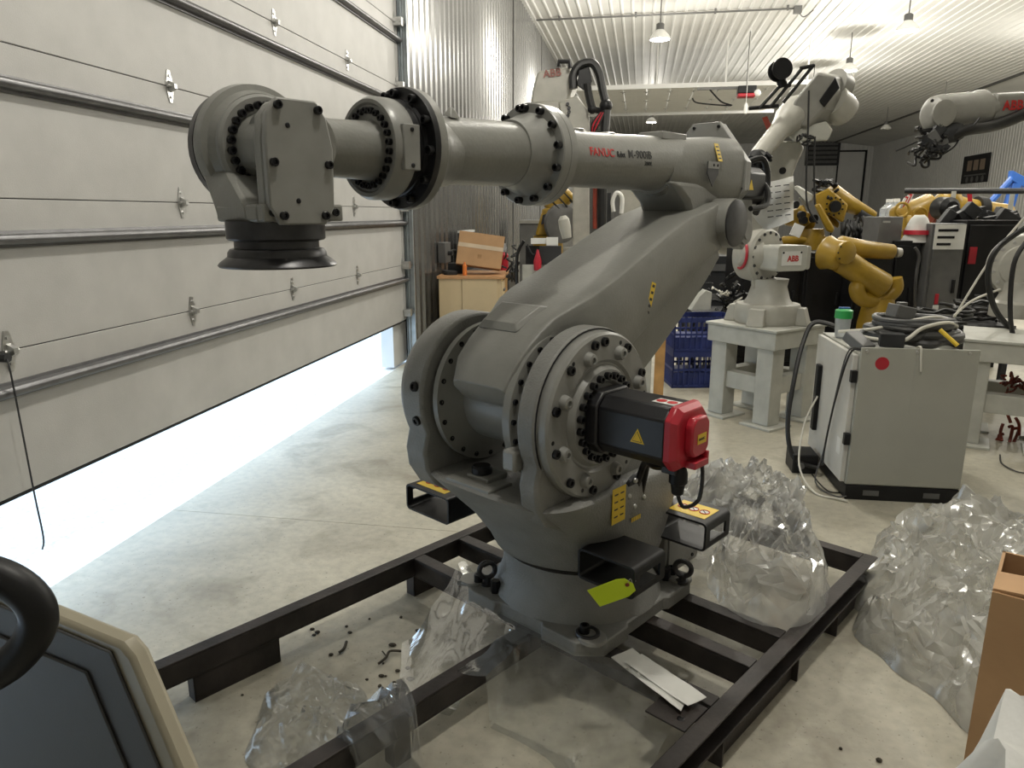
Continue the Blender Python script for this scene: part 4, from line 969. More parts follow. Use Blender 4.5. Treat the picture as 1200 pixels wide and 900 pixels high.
# shoulder casting, a round cheek seen at an angle
cn = (RT * .55 - FH * .83).normalized()
MB().lathe(sh - cn * .20, cn, [(0, .12), (.02, .20), (.16, .22), (.20, .22), (.22, .20), (.23, .14)], 40).build('shoulder', ABBC, ab)
bolt_circle(ab, sh + cn * .015, cn, .185, 16, .013, .014, m=DSTEEL)
MB().lathe(sh + cn * .03, cn, [(0, .10), (.02, .10), (.03, .08)], 28).build('shoulder_cap', ABBG, ab)
MB().loft([[at(x, y, DA - .05) for x, y in ((880, 300), (905, 340), (900, 350), (882, 338))], [at(x, y, DA + .15) for x, y in ((880, 300), (905, 340), (900, 350), (882, 338))]]).build('shoulder_web', ABBC, ab, bevel=.01)
MB().lathe(at(866, 298, DA - .02), (sh - at(866, 298, DA - .02)), [(0, .075), (.03, .10), (.10, .125), (.16, .13)], 32).build('axis_cover', ABBC, ab)
MB().torus(at(869, 299, DA - .02), (sh - at(866, 298, DA - .02)), .105, .012).build('red_seal', RED, ab)
# white boxed motor with red letters
mdir = (at(940, 303, DA - .10) - at(905, 302, DA - .22)).normalized(); mo_o = at(907, 303, DA - .24)
mu = V(mdir.x, mdir.y, 0).normalized(); mw = V(mu.y, -mu.x, 0)
if mw.dot(FH) > 0: mw = -mw
mt = MB().prism(rounded(.30, .20, .03, 3), mo_o + mu * .15 + mw * .04, mu, UPV, -mw * .20).build('shoulder_motor', WHITEP, ab, bevel=.005)
MB().prism(rounded(.045, .185, .02, 3), mo_o + mu * .325 + mw * .03, mu, UPV, -mw * .18).build('motor_end', ABBC, mt, bevel=.005)
decal(mt, 'name_panel', rect(.20, .11), mo_o + mu * .14 + mw * .0405, mu, UPV, WHITE, .004)
text(mt, 'ABB', mo_o + mu * .095 + mw * .046 - UPV * .022, mu, UPV, .062, REDT, bold=.002)
for sx in (-1, 1): bolt(mt, mo_o + mu * (.14 + sx * .09) + mw * .045 + UPV * .045, mw, .008, .004)
# lower arm rising behind the grey robot
L0 = at(885, 285, DA + .12); L1 = at(918, 175, DA + .16)
la = (L1 - L0).normalized(); lw = RT.copy()
rings = []
for s, w in ((0, .15), (.25, .135), (.6, .12), (.85, .13), (1.0, .15), (1.08, .11)):
    c = L0.lerp(L1, s); rings.append([c + lw * (x * w) + FH * (y * .07) for x, y in ((-1, -.6), (-.85, -1), (.85, -1), (1, -.6), (1, .6), (.85, 1), (-.85, 1), (-1, .6))])
lo_ = MB().loft(rings).build('lower_arm', ABBC, ab, bevel=.012)
hc = at(917, 200, DA + .08); MB().lathe(hc, -FH, [(0, .028), (.012, .026)], 16).build('arm_hole', BLACK, lo_)
# elbow housing and forearm tube
EB = at(950, 128, DA + .02)
f0 = at(886, 185, DA - .50); f1 = at(922, 143, DA - .12)
MB().lathe(f0, f1 - f0, [(0, .055), (.05, .062), ((f1 - f0).length * .75, .075), ((f1 - f0).length, .10), ((f1 - f0).length + .05, .115), ((f1 - f0).length + .20, .12), ((f1 - f0).length + .26, .10)], 32).build('forearm', ABBC, ab, smooth=40)
ed = (EB - f1).normalized()
MB().loft([[at(x, y, DA - .16) for x, y in ((930, 118), (958, 84), (980, 90), (966, 128), (945, 150), (926, 145))], [at(x + 6, y + 1, DA + .16) for x, y in ((930, 118), (958, 84), (985, 88), (990, 130), (965, 150), (935, 146))]]).build('elbow_housing', ABBG, ab, bevel=.02)
MB().loft([[at(x, y, DA - .175) for x, y in ((960, 118), (979, 90), (984, 103), (966, 126))], [at(x, y, DA - .155) for x, y in ((960, 118), (979, 90), (984, 103), (966, 126))]]).build('dark_panel', BLACK, ab, bevel=.006)
MB().lathe(at(976, 118, DA + .02), (at(992, 134, DA + .10) - at(976, 118, DA + .02)), [(0, .12), (.10, .125), (.16, .12), (.18, .08)], 28).build('elbow_motor', ABBC, ab)
MB().lathe(at(975, 100, DA + .10), (at(988, 108, DA + .16) - at(975, 100, DA + .10)), [(0, .13), (.10, .13), (.13, .10)], 28).build('elbow_motor', ABBG, ab)
MB().loft([[at(x, y, DA - .12) for x, y in ((918, 154), (968, 142), (976, 152), (970, 165), (930, 166))], [at(x, y, DA + .12) for x, y in ((918, 154), (968, 142), (976, 152), (970, 165), (930, 166))]]).build('elbow_base', WHITEP, ab, bevel=.012)
# reel bracket on top
b = MB()
for a, c in (((890, 127), (920, 94)), ((902, 126), (940, 80)), ((918, 120), (952, 78)), ((878, 127), (912, 124)), ((938, 80), (954, 77)), ((918, 100), (926, 100))):
    b.tube([at(*a, DA - .22), at(*c, DA - .20)], .014, 6, smooth=False)
b.build('reel_bracket', BLACK, ab)
b = MB().lathe(at(911, 84, DA - .20), (at(924, 84, DA - .30) - at(911, 92, DA - .12)), [(0, .075), (.02, .075), (.02, .045), (.07, .045), (.07, .075), (.09, .075), (.09, .02)], 28)
b.cyl(at(914, 90, DA - .20), at(918, 102, DA - .20), .035, n=12); b.build('cable_reel', BLACK, ab)
b = MB()
for pts_ in (((948, 106), (947, 150), (945, 200), (946, 240), (958, 262)), ((955, 160), (954, 200), (955, 240))):
    b.tube([at(x, y, DA - .25) for x, y in pts_], .007, 6)
b.build('hanging_cable', CABLEB, ab)
b = MB()
for k in range(9):
    x, y = 944 + random.uniform(-5, 8), 158 + random.uniform(-3, 10); b.tube([at(x, y, DA - .24), at(x + random.uniform(-6, 6), y + random.uniform(2, 7), DA - .26), at(x + random.uniform(-6, 6), y + random.uniform(-2, 5), DA - .2)], .008, 6)
b.build('connector_bundle', CABLEB, ab)
MB().lathe(at(882, 190, DA - .52), (f0 - at(860, 205, DA - .62)), [(0, .05), (.05, .07), (.09, .06)], 20).build('wrist', BLACK, ab)
b = MB()
for k in range(12):
    x, y = 893 + random.uniform(-7, 9), 186 + random.uniform(-9, 16); b.tube([at(x, y, DA - .5), at(x + random.uniform(-8, 8), y + random.uniform(-4, 8), DA - .55), at(x + random.uniform(-8, 8), y + random.uniform(-4, 8), DA - .45)], .012, 6)
b.build('wrist_connectors', BLACK, ab)
MB().loft([[at(x, y, DA - .15) for x, y in ((893, 138), (899, 136), (905, 150), (899, 154))], [at(x, y, DA - .12) for x, y in ((893, 138), (899, 136), (905, 150), (899, 154))]]).build('wood_block', BRUST, ab)
# paper sheet hanging by the elbow
sv = []; fs = []
for i in range(13):
    for j in range(9):
        u, v = i / 12, j / 8
        x = 868 + 62 * u; y = (216 - 10 * u * u) + (60 - 8 * u) * v - (0 if u > .45 else (.45 - u) * 90 * v)
        sv.append(at(x, y, 3.50 + .05 * math.sin(u * 5) + .03 * math.sin(v * 6 + u * 4)))
for i in range(12):
    for j in range(8): a = i * 9 + j; fs.append((a, a + 1, a + 10, a + 9))
b = MB(); b.add(sv, fs); b.add([p + FH * .001 for p in sv], fs)
pp2 = thing('paper_sheet', 'white printed paper sheet hanging behind the elbow of the grey robot', 'paper')
b.build('sheet', WHITE, pp2, smooth=40)
b = MB()
for r_ in range(6):
    for k in range(3):
        x = 898 + k * 10 + r_ * .3; y = 219 + r_ * 7 - k * 1.2
        b.loft([[at(x, y, 3.42), at(x + 7, y - .8, 3.42), at(x + 7, y + .3, 3.42), at(x, y + 1.1, 3.42)], [at(x, y, 3.421), at(x + 7, y - .8, 3.421), at(x + 7, y + .3, 3.421), at(x, y + 1.1, 3.421)]])
b.build('printed_lines', DGREY, pp2, smooth=0, kind='stuff')
for o in pp2.children: pass

# ================================================================ grey control cabinet with cables on top
CA = R(2.0); cab = thing('control_cabinet', 'light grey control cabinet with red round sticker on a black plinth', 'cabinet', (1.275, 4.37, 0), CA)
w, d, h = .635, .80, .93
MB().bb(.0, w, .0, d, .0, .09).build('plinth', BLACK, cab, bevel=.003)
for x in (.10, .44): MB().bb(x, x + .09, -.002, .004, .03, .062).build('fork_slot', MGREY, cab, smooth=0)
body = MB().bb(.0, w, .01, d, .09, h - .04).build('body', CABG, cab, bevel=.004)
MB().bb(.0, w, -.004, .01, .10, h).build('front_panel', CABG, cab, bevel=.003)
MB().bb(.30, .33, -.006, -.003, .55, h - .02).build('panel_lip', CABG, cab, smooth=0)
MB().bb(-.03, .0, .03, d - .02, .10, h - .05).build('side_door', CABW, cab, bevel=.004)
for z in (.34, .72): MB().bb(-.038, -.004, .0, .035, z, z + .07).build('hinge', BLACK, cab, bevel=.002)
decal(cab, 'rating_label', rect(.07, .10), (-.0305, .12, .30), -Y, Z, WHITE, .001)
MB().lathe((.12, -.004, h - .09), -Y, [(0, .038), (.0015, .038)], 28).build('round_sticker', RED, cab)
for x in (.03, .30, .58): bolt(cab, (x, -.004, h - .02), -Y, .009, .006, m=STEEL)
MB().bb(-.06, -.03, .60, .66, .25, .70).build('door_handle', BLACK, cab, bevel=.006)
MC = Matrix.Translation((1.275, 4.37, 0)) @ Matrix.Rotation(CA, 4, 'Z')
def CL(x, y, z): return MC @ V(x, y, z)
cbrnd = random.Random(5)
def coil(name, m, c, rx, ry, r, turns, z, lab, seed, cat_='cable'):
    rn = random.Random(seed); pts_ = []
    for k in range(int(turns * 12)):
        a = 2 * math.pi * k / 12; q_ = 1 + rn.uniform(-.10, .10)
        pts_.append(CL(c[0] + rx * q_ * math.cos(a), c[1] + ry * q_ * math.sin(a), z + r + (k / 12) * r * .9 + rn.uniform(0, r * .6)))
    return tag(MB().tube(pts_, r, 8).build(name, m), lab, cat_, 'cables piled on the cabinet')
coil('cable_coil', CABLE, (.42, .42), .24, .26, .024, 3, h - .04, 'thick grey cable coiled at the bottom of the pile on the cabinet', 1)
coil('cable_coil', CABLE, (.40, .36), .20, .20, .017, 4, h + .05, 'medium grey cable coiled on top of the thick one', 2)
coil('cable_coil', CABLEB, (.46, .40), .16, .20, .015, 4, h - .02, 'black cable coiled inside the grey coils on the cabinet', 3)
tag(MB().tube([CL(x, y, z) for x, y, z in ((.02, .30, h + .03), (.14, .18, h + .02), (.26, .10, h + .03), (.36, .12, h + .10), (.50, .16, h + .13), (.60, .25, h + .10), (.66, .40, h + .06))], .011, 8).build('white_cable', CABLEW), 'white cable lying over the front of the cable pile', 'cable')
tag(MB().tube([CL(x, y, z) for x, y, z in ((.0, .45, h + .02), (.15, .32, h + .06), (.30, .22, h + .12), (.46, .24, h + .15), (.60, .36, h + .12))], .010, 8).build('white_cable', CABLEW), 'second white cable running across the back of the cable pile', 'cable')
tag(MB().tube([CL(x, y, z) for x, y, z in ((.44, .08, h + .10), (.48, .05, h + .06), (.52, .02, h + .02))], .012, 8).build('yellow_connector', YEL), 'small yellow cable end on the pile', 'connector')
tag(MB().tube([CL(x, y, z) for x, y, z in ((.315, .06, h - .01), (.318, .0, h + .01), (.322, -.012, h - .06), (.33, -.012, h - .13))], .006, 6).build('cable_tie', CABLEW), 'white cable tie hanging over the cabinet front', 'tie')
cbx = thing('cable_connector', 'grey block connector lying on the cable pile', 'connector')
MB().box(CL(.30, .30, h + .17), (.13, .10, .08), Matrix.Rotation(R(20), 3, 'Z') @ Matrix.Rotation(R(12), 3, 'Y')).build('shell', MGREY, cbx, bevel=.006)
MB().box(CL(.30, .30, h + .215), (.05, .04, .03), Matrix.Rotation(R(20), 3, 'Z')).build('latch', MGREY, cbx, bevel=.003)
cbx = thing('cable_connector', 'darker block connector at the front left of the cable pile', 'connector')
MB().box(CL(.20, .12, h + .03), (.13, .09, .08), Matrix.Rotation(R(-10), 3, 'Z')).build('shell', DGREY, cbx, bevel=.006)
MB().tube([CL(.27, .12, h + .03), CL(.36, .14, h + .05), CL(.44, .20, h + .10)], .014, 8).build('cable_tail', CABLE, cbx)
cbx = thing('cable_connector', 'grey flat connector hood leaning on the cabinet door edge', 'connector')
MB().box(CL(.04, .18, h + .0), (.10, .16, .06), Matrix.Rotation(R(30), 3, 'Z') @ Matrix.Rotation(R(25), 3, 'X')).build('hood', MGREY, cbx, bevel=.006)
MB().tube([CL(.05, .25, h + .02), CL(.12, .36, h + .04), CL(.2, .5, h + .02)], .016, 8).build('cable_tail', CABLE, cbx)
bt = thing('shaker_bottle', 'clear shaker bottle with a green lid on the cabinet', 'bottle')
c = CL(.06, .58, h - .04)
MB().lathe(c, Z, [(0, .036), (.01, .042), (.13, .050)], 24).build('cup', BOTTLE, bt)
MB().lathe(c + Z * .13, Z, [(0, .054), (.05, .054), (.055, .045), (.06, .03)], 24).build('lid', GREENC, bt)
MB().box(c + Z * .195, (.07, .018, .012)).build('lid_flip', mat('blue_clip', (.03, .12, .4), .4), bt, bevel=.003)
# hoses down the left of the cabinet
tag(MB().tube([CL(x, y, z) for x, y, z in ((.10, .72, h + .0), (-.06, .78, h + .03), (-.14, .72, h - .10), (-.20, .62, .60), (-.24, .52, .30), (-.20, .44, .10), (-.06, .40, .05))], .016, 8).build('black_hose', CABLEB), 'thick black hose looping down the left of the grey cabinet', 'hose')
tag(MB().tube([CL(x, y, z) for x, y, z in ((.02, .10, h - .02), (-.045, .10, h - .06), (-.05, .24, .50), (-.06, .30, .20), (-.12, .20, .03), (-.06, .02, .012), (.0, -.03, .03))], .005, 6).build('grey_wire', CABLE), 'thin grey wire hanging over the cabinet door', 'wire')
tag(MB().tube([CL(x, y, z) for x, y, z in ((.02, .04, h - .02), (-.045, .05, h - .05), (-.055, .20, .55), (-.06, .28, .25), (-.07, .26, .12))], .006, 6).build('dark_wire', CABLEB), 'dark wire hanging over the cabinet door', 'wire')
tag(MB().tube([CL(x, y, z) for x, y, z in ((-.06, .55, .50), (-.14, .50, .32), (-.20, .30, .10), (-.16, .06, .012), (-.05, -.03, .012), (.0, -.06, .012))], .006, 6).build('white_cable', CABLEW), 'white cable looping onto the floor by the cabinet', 'cable')
tag(MB().tube([onz(x, y, .006) for x, y in ((925, 525), (930, 532), (947, 535), (944, 540), (952, 556), (970, 575), (988, 577))], .004, 6).build('floor_wire', CABLEB), 'thin dark wire lying on the floor left of the cabinet', 'wire')
ju = thing('junction_unit', 'small black junction unit on the floor behind the cabinet side', 'box', CL(-.13, .52, 0), CA)
MB().bb(-.08, .08, -.10, .10, 0, .13).build('case', BLACK, ju, bevel=.008); MB().cyl((-.03, -.10, .06), (-.03, -.13, .06), .02, n=10).build('socket', MGREY, ju)

# ================================================================ right pedestal and the robot at the picture edge
f2 = onz(1126, 396, .80); A2 = R(-22)
pedestal(f2 + V(.02, -.02, 0), A2, .70, .70, .80, 'white steel pedestal at the right edge behind the grey cabinet')
D2 = 6.3
r2 = thing('edge_robot', 'pale robot at the right edge with forearm and black dress pack overhead', 'robot')
c = at(1195, 372, D2); bz = .80
MB().lathe((c.x, c.y, bz), Z, [(0, .24), (.12, .24), (.14, .20), (.22, .17), (.30, .17)], 32).build('base', ABBC, r2)
s2 = at(1200, 312, D2); cn2 = (-RT * .45 - FH * .89).normalized()
MB().lathe(s2 - cn2 * .15, cn2, [(0, .22), (.03, .27), (.14, .28), (.18, .26), (.19, .19), (.21, .18), (.22, .10)], 40).build('shoulder', ABBC, r2)
bolt_circle(r2, s2 + cn2 * .03, cn2, .225, 14, .014, .01, m=STEEL)
la2 = MB().loft([[at(1215 + a, 300, D2 + .1 + e) for a, e in ((-14, -.08), (14, -.08), (14, .08), (-14, .08))], [at(1262 + a, 165, D2 + .1 + e) for a, e in ((-12, -.07), (12, -.07), (12, .07), (-12, .07))], [at(1266 + a, 120, D2 + .1 + e) for a, e in ((-12, -.07), (12, -.07), (12, .07), (-12, .07))]]).build('lower_arm', ABBC, r2, bevel=.02)
a0 = at(1086, 135, D2 - .25); a1 = at(1160, 127, D2 - .15); a2 = at(1285, 121, D2 - .0)
MB().lathe(a0, a1 - a0, [(0, .06), (.015, .10), (.05, .135), (.10, .145), (.22, .145), (.40, .14), (.44, .15), (.48, .15), (.50, .12), (.56, .11)], 36).build('wrist_housing', ABBG, r2)
MB().prism(rounded(.21, .22, .05, 4), a1 + (a1 - a0).normalized() * -.02, (FH), UPV, (a2 - a1)).build('forearm', ABBG, r2, bevel=.01)
fx = (a2 - a1).normalized(); fn = fx.cross(UPV)
if fn.dot(FH) > 0: fn = -fn
MB().lathe(at(1105, 133, D2 - .38), fn, [(0, .10), (.02, .10), (.028, .08)], 28).build('wrist_cap', ABBG, r2)
text(r2, 'ABB', a1 + fx * .035 + FH * -.11 + UPV * -.03 - FH * .006, fx, UPV, .10, REDT, bold=.003)
for k in range(3): bolt(r2, at(1092 + k * 5, 118 + k * 14, D2 - .40), fn, .012, .01, m=DSTEEL)
MB().tube([at(1110, 160, D2 - .35), at(1135, 152, D2 - .38), at(1160, 148, D2 - .30), at(1185, 140, D2 - .25), at(1225, 122, D2 - .2)], .042, 12, taper=.05).build('dress_pack_hose', CABLEB, r2)
MB().lathe(at(1096, 160, D2 - .33), at(1125, 154, D2 - .33) - at(1096, 160, D2 - .33), [(0, .05), (.05, .075), (.16, .075), (.2, .06)], 20).build('hose_clamp', DGREY, r2)
b = MB(); rn = random.Random(17)
for k in range(22):
    x, y = rn.uniform(1070, 1104), rn.uniform(150, 186)
    b.tube([at(x, y, D2 - .35), at(x + rn.uniform(-14, 14), y + rn.uniform(-8, 10), D2 - .42), at(x + rn.uniform(-12, 12), y + rn.uniform(-8, 10), D2 - .3)], .010, 6)
b.build('tool_wiring', CABLEB, r2)
for k in range(9):
    x, y = rn.uniform(1074, 1104), rn.uniform(152, 178); MB().box(at(x, y, D2 - .36), (rn.uniform(.05, .10), .08, rn.uniform(.04, .09)), Matrix.Rotation(rn.uniform(0, 3), 3, 'Y')).build('tool_block', DGREY if k % 3 else MGREY, r2, bevel=.004)
b = MB().tube([at(1073, 178, D2 - .35), at(1075, 184, D2 - .35), at(1100, 186, D2 - .35), at(1102, 176, D2 - .35)], .010, 6)
b.tube([at(1081, 184, D2 - .35), at(1080, 192, D2 - .35), at(1083, 196, D2 - .35), at(1088, 194, D2 - .35), at(1088, 184, D2 - .35)], .010, 6)
b.tube([at(1103, 182, D2 - .35), at(1118, 172, D2 - .38), at(1125, 160, D2 - .35)], .007, 6); b.tube([at(1105, 168, D2 - .35), at(1130, 158, D2 - .40), at(1148, 138, D2 - .4)], .007, 6)
b.tube([at(1050, 177, D2 - .35), at(1075, 166, D2 - .35)], .006, 6, smooth=False); b.build('gripper_frame', CABLEB, r2)
b = MB().tube([at(1118, 372, D2 - .5), at(1150, 320, D2 - .5), at(1175, 285, D2 - .5), at(1205, 250, D2 - .5)], .009, 6)
tag(b.build('white_cable', CABLEW), 'white cable rising from the cabinet towards the right edge robot', 'cable')
b = MB().tube([at(1118, 370, D2 - .55), at(1140, 352, D2 - .55), at(1172, 339, D2 - .5)], .009, 6)
tag(b.build('white_cable', CABLEW), 'short white cable from the cabinet to the edge robot', 'cable')
tag(MB().tube([at(1205, 265, D2 - .7), at(1170, 290, D2 - .7), at(1158, 320, D2 - .7), at(1165, 360, D2 - .7), at(1185, 385, D2 - .7), at(1205, 395, D2 - .7)], .022, 8).build('black_hose', CABLEB), 'black hose bundle arcing in front of the right edge robot', 'hose')
tag(MB().tube([at(1205, 280, D2 - .9), at(1188, 310, D2 - .9), at(1184, 370, D2 - .9), at(1192, 410, D2 - .9), at(1205, 425, D2 - .9)], .018, 8).build('black_hose', CABLEB), 'black hose hanging at the very right edge', 'hose')
tag(MB().tube([at(1178, 412, D2 - .85), at(1190, 405, D2 - .85), at(1205, 395, D2 - .85)], .013, 8).lathe(at(1174, 414, D2 - .85), V(1, 0, .2), [(0, .025), (.05, .025), (.07, .015)], 10).build('plug_lead', CABLEB), 'black plug lead hanging by the right pedestal', 'cable')
b = MB()
for k in range(26):
    x, y = rn.uniform(1172, 1210), rn.uniform(440, 475)
    b.tube([at(x, y, 5.2), at(x + rn.uniform(-8, 8), y + rn.uniform(-6, 6), 5.25), at(x + rn.uniform(-8, 8), y + rn.uniform(-6, 6), 5.15)], .008, 5)
for k in range(10):
    x, y = rn.uniform(1172, 1210), rn.uniform(475, 520); b.tube([at(x, y, 5.25), at(x + rn.uniform(-8, 8), y + rn.uniform(0, 16), 5.25), at(x + rn.uniform(-4, 4), y + 20, 5.2)], .012, 5)
tag(b.build('wire_tangle', BRUST), 'tangle of red and dark wire hanging at the right edge', 'wire')
tag(MB().tube([onz(x, y, .01) for x, y in ((1172, 533), (1174, 543), (1190, 552), (1205, 555))], .005, 6).build('floor_wire', CABLEB), 'thin dark wire on the floor at the right edge', 'wire')
# ================================================================ background: clutter behind
def qbox(name, x0, x1, y0, y1, D, dep, m, parent, bevel=.006, **kw):   # a box whose front spans that direction range at distance D
    a = at(x0, y1, D); b_ = at(x1, y1, D); zt = at((x0 + x1) / 2, y0, D).z; zb = max(0.0, a.z)
    q = [V(a.x, a.y, zb), V(b_.x, b_.y, zb), V(b_.x, b_.y, zb) + FH * dep, V(a.x, a.y, zb) + FH * dep]
    return MB().loft([q, [V(p.x, p.y, zt) for p in q]]).build(name, m, parent, bevel=bevel, smooth=0, **kw)
def floorbox(name, x0, x1, y0, D, dep, m, parent, **kw):
    return qbox(name, x0, x1, y0, 2000 if False else 700, D, dep, m, parent, **kw)

# ---- tall dark robot controllers behind the cabinet
def controller(x0, x1, ytop, D, dep, lab, m=DGREY, vents=True, grp='dark control cabinets at the back'):
    a, b_ = at(x0, 300, D), at(x1, 300, D); zt = at((x0 + x1) / 2, ytop, D).z; w = (b_ - a).length
    t = thing('robot_controller', lab, 'controller', (a.x, a.y, 0), YAW, grp)
    MB().bb(0, w, 0, dep, .06, zt).build('body', m, t, bevel=.008)
    MB().bb(.02, w - .02, .02, dep - .02, 0, .06).build('plinth', BLACK, t, smooth=0)
    MB().bb(.03, w - .03, -.02, 0, .12, zt - .05).build('door', m, t, bevel=.006)
    MB().bb(w - .09, w - .06, -.045, -.02, zt * .55, zt * .55 + .14).build('handle', BLACK, t, bevel=.004)
    if vents:
        for k in range(4): MB().bb(.07, w * .5, -.026, -.02, .25 + k * .05, .27 + k * .05).build('vent_slat', BLACK, t, smooth=0)
    return t, w, zt
t, w, zt = controller(1088, 1128, 262, 7.6, .5, 'dark controller with a white printed panel and red tag beside', MGREY)
MB().bb(.02, w - .02, -.03, -.02, zt - .26, zt - .01).build('white_panel', WHITE, t, smooth=0)
for k in range(3): MB().bb(.05, w - .10 - k * .03, -.034, -.03, zt - .08 - k * .07, zt - .055 - k * .07).build('print_line', BLACK, t, smooth=0)
MB().bb(.11, .15, -.03, -.02, .75, .86).build('red_switch', RED, t, bevel=.004)
MB().bb(.10, .16, -.032, -.02, .66, .74).build('white_switch', WHITE, t, bevel=.004)
t, w, zt = controller(1128, 1188, 258, 7.9, .6, 'black controller with a small red tag right of the white panel', BLACK)
MB().bb(.05, .13, -.03, -.02, zt - .46, zt - .28).build('red_tag', RED, t, smooth=0)
t, w, zt = controller(1046, 1078, 282, 7.7, .6, 'black controller under the white red-banded bag', BLACK)
t, w, zt = controller(1004, 1050, 286, 7.7, .5, 'dark controller under the grey box behind the yellow elbow', BLACK)
t, w, zt = controller(944, 992, 296, 8.0, .6, 'low black controller behind the pedestal robot', BLACK)
t, w, zt = controller(870, 940, 292, 7.95, .6, 'low black controller left of the others under the yellow arms', BLACK)
gb = thing('grey_steel_box', 'plain dark grey steel box on the controller behind the yellow elbow', 'box')
zz0 = at(1027, 286, 7.7).z + .005; za = at(1027, 254, 7.7).z; p0 = at(1028, 286, 7.62); p1 = at(1055, 286, 7.8); p2 = at(1009, 286, 7.95); p3 = p1 + (p2 - p0)
MB().loft([[V(p.x, p.y, zz0) for p in (p0, p1, p3, p2)], [V(p.x, p.y, za) for p in (p0, p1, p3, p2)]]).build('shell', MGREY, gb, bevel=.006)
MB().bb(p0.x + .03, p0.x + .10, p0.y - .01, p0.y + .0, za - .06, za - .04).build('latch', STEEL, gb)
# conduit down the dark cabinets
tag(MB().tube([at(1072, 290, 7.5), at(1077, 300, 7.5), at(1074, 320, 7.5), at(1072, 345, 7.5), at(1072, 385, 7.5), onz(1072, 452, .02)], .016, 8).build('grey_hose', CABLE), 'grey hose hanging down the front of the black controllers', 'hose')
# white bag with a red band
c = at(1076, 268, 7.78); b = MB(); rings = []
for i in range(9):
    t_ = i / 8; rr = (.05 + .10 * t_ ** .6); rings.append([V(c.x + rr * math.cos(R(20 * k)) * (1 + .1 * math.sin(k * 2.1 + i)), c.y + rr * .7 * math.sin(R(20 * k)), c.z + .14 - .28 * t_) for k in range(18)])
wb_ = thing('banded_bag', 'white cloth bag with a red band on the black controller', 'bag')
b.loft(rings).build('cloth', WHITE, wb_, smooth=60)
MB().lathe(V(c.x, c.y, c.z - .06), Z, [(0, .142), (.02, .140), (.045, .136)], 20).build('band', RED, wb_)

# ---- yellow robots
def yrobot(name, lab, segs, parts=(), grp='yellow robots at the back'):
    t = thing(name, lab, 'robot', (0, 0, 0), 0, grp)
    for nm, pts_, r0, r1 in segs:
        p0, p1 = at(*pts_[0]), at(*pts_[1]); d_ = p1 - p0; L = d_.length
        MB().lathe(p0, d_, [(-r0 * .35, r0 * .55), (-r0 * .15, r0 * .92), (0, r0), (L * .5, (r0 + r1) / 2 * .92), (L, r1), (L + r1 * .15, r1 * .92), (L + r1 * .35, r1 * .55)], 20).build(nm, YELR, t, smooth=50)
    return t
Dy = 7.25
y1 = yrobot('yellow_robot', 'yellow robot with its arm bent like a hook over the dark cabinets', [('elbow', ((968, 296, Dy), (984, 300, Dy - .10)), .17, .15), ('forearm', ((985, 290, Dy + .1), (1045, 295, Dy + .15)), .115, .075), ('lower_arm', ((982, 302, Dy - .05), (1032, 335, Dy)), .125, .14)])
MB().lathe(at(1050, 296, Dy + .15), RT, [(0, .05), (.05, .045), (.06, .02)], 16).build('wrist_flange', ABBC, y1)
b = MB().tube([at(1010, 330, Dy), at(1004, 338, Dy - .05), at(1010, 350, Dy - .05), at(1030, 352, Dy), at(1048, 340, Dy), at(1048, 326, Dy)], .075, 14)
b.build('shoulder_loop', YELR, y1, smooth=60)
MB().lathe(at(990, 296, Dy - .19), (-FH * .9 + RT * .3), [(0, .11), (.03, .11), (.04, .09)], 24).build('joint_cap', YELR, y1)
bolt_circle(y1, at(990, 296, Dy - .23), (-FH * .9 + RT * .3), .08, 8, .009, .006)
MB().lathe(V(at(1030, 352, Dy + .05).x, at(1030, 352, Dy + .05).y, 0), Z, [(0, .26), (.1, .26), (.12, .20), (.6, .18), (at(1030, 350, Dy).z, .14)], 24).build('base', YELR, y1)
Dz = 9.0
y2 = yrobot('yellow_robot', 'yellow robot arm with black wrist sloping down behind the printed sheet', [('forearm', ((972, 229, Dz), (1024, 253, Dz - .1)), .15, .055), ('side_arm', ((926, 252, Dz), (950, 262, Dz)), .13, .11), ('rear_beam', ((918, 282, Dz - .1), (966, 281, Dz - .1)), .055, .05), ('joint', ((934, 246, Dz - .1), (942, 262, Dz - .1)), .09, .09)])
def ybox(nm, pts_, D, dep, m=None): return MB().loft([[at(x, y, D) for x, y in pts_], [at(x, y, D + dep) for x, y in pts_]]).build(nm, m or YELR, y2, bevel=.02)
ybox('elbow_casting', ((954, 228), (972, 220), (994, 240), (988, 262), (972, 252), (958, 246)), Dz - .2, .4)
ybox('strut', ((954, 240), (961, 238), (978, 268), (975, 274), (968, 270)), Dz - .3, .08)
ybox('strut', ((960, 240), (966, 240), (984, 262), (982, 268), (976, 264)), Dz + .0, .06)
ybox('pale_fork', ((930, 219), (935, 217), (954, 229), (952, 237), (948, 236)), Dz - .15, .12, WHITEP)
ybox('pale_fork', ((935, 232), (938, 231), (950, 241), (948, 245)), Dz - .12, .1, WHITEP)
MB().lathe(at(978, 242, Dz - .25), -FH, [(0, .07), (.04, .065)], 18).build('joint_hole', BLACK, y2)
bolt_circle(y2, at(978, 242, Dz - .22), -FH, .10, 10, .012, .012)
b = MB(); rn = random.Random(23)
for k in range(14):
    x, y = 968 + rn.uniform(-9, 9), 220 + rn.uniform(-8, 8); b.tube([at(x, y, Dz - .15), at(x + rn.uniform(-8, 8), y + rn.uniform(-6, 6), Dz - .2), at(x + rn.uniform(-8, 8), y + rn.uniform(-6, 6), Dz - .1)], .018, 6)
b.build('wrist_cables', BLACK, y2)
MB().lathe(at(1005, 250, Dz - .1), at(1042, 270, Dz - .1) - at(1005, 250, Dz - .1), [(0, .07), (.40, .06), (.42, .03)], 16).build('dark_sleeve', DGREY, y2)
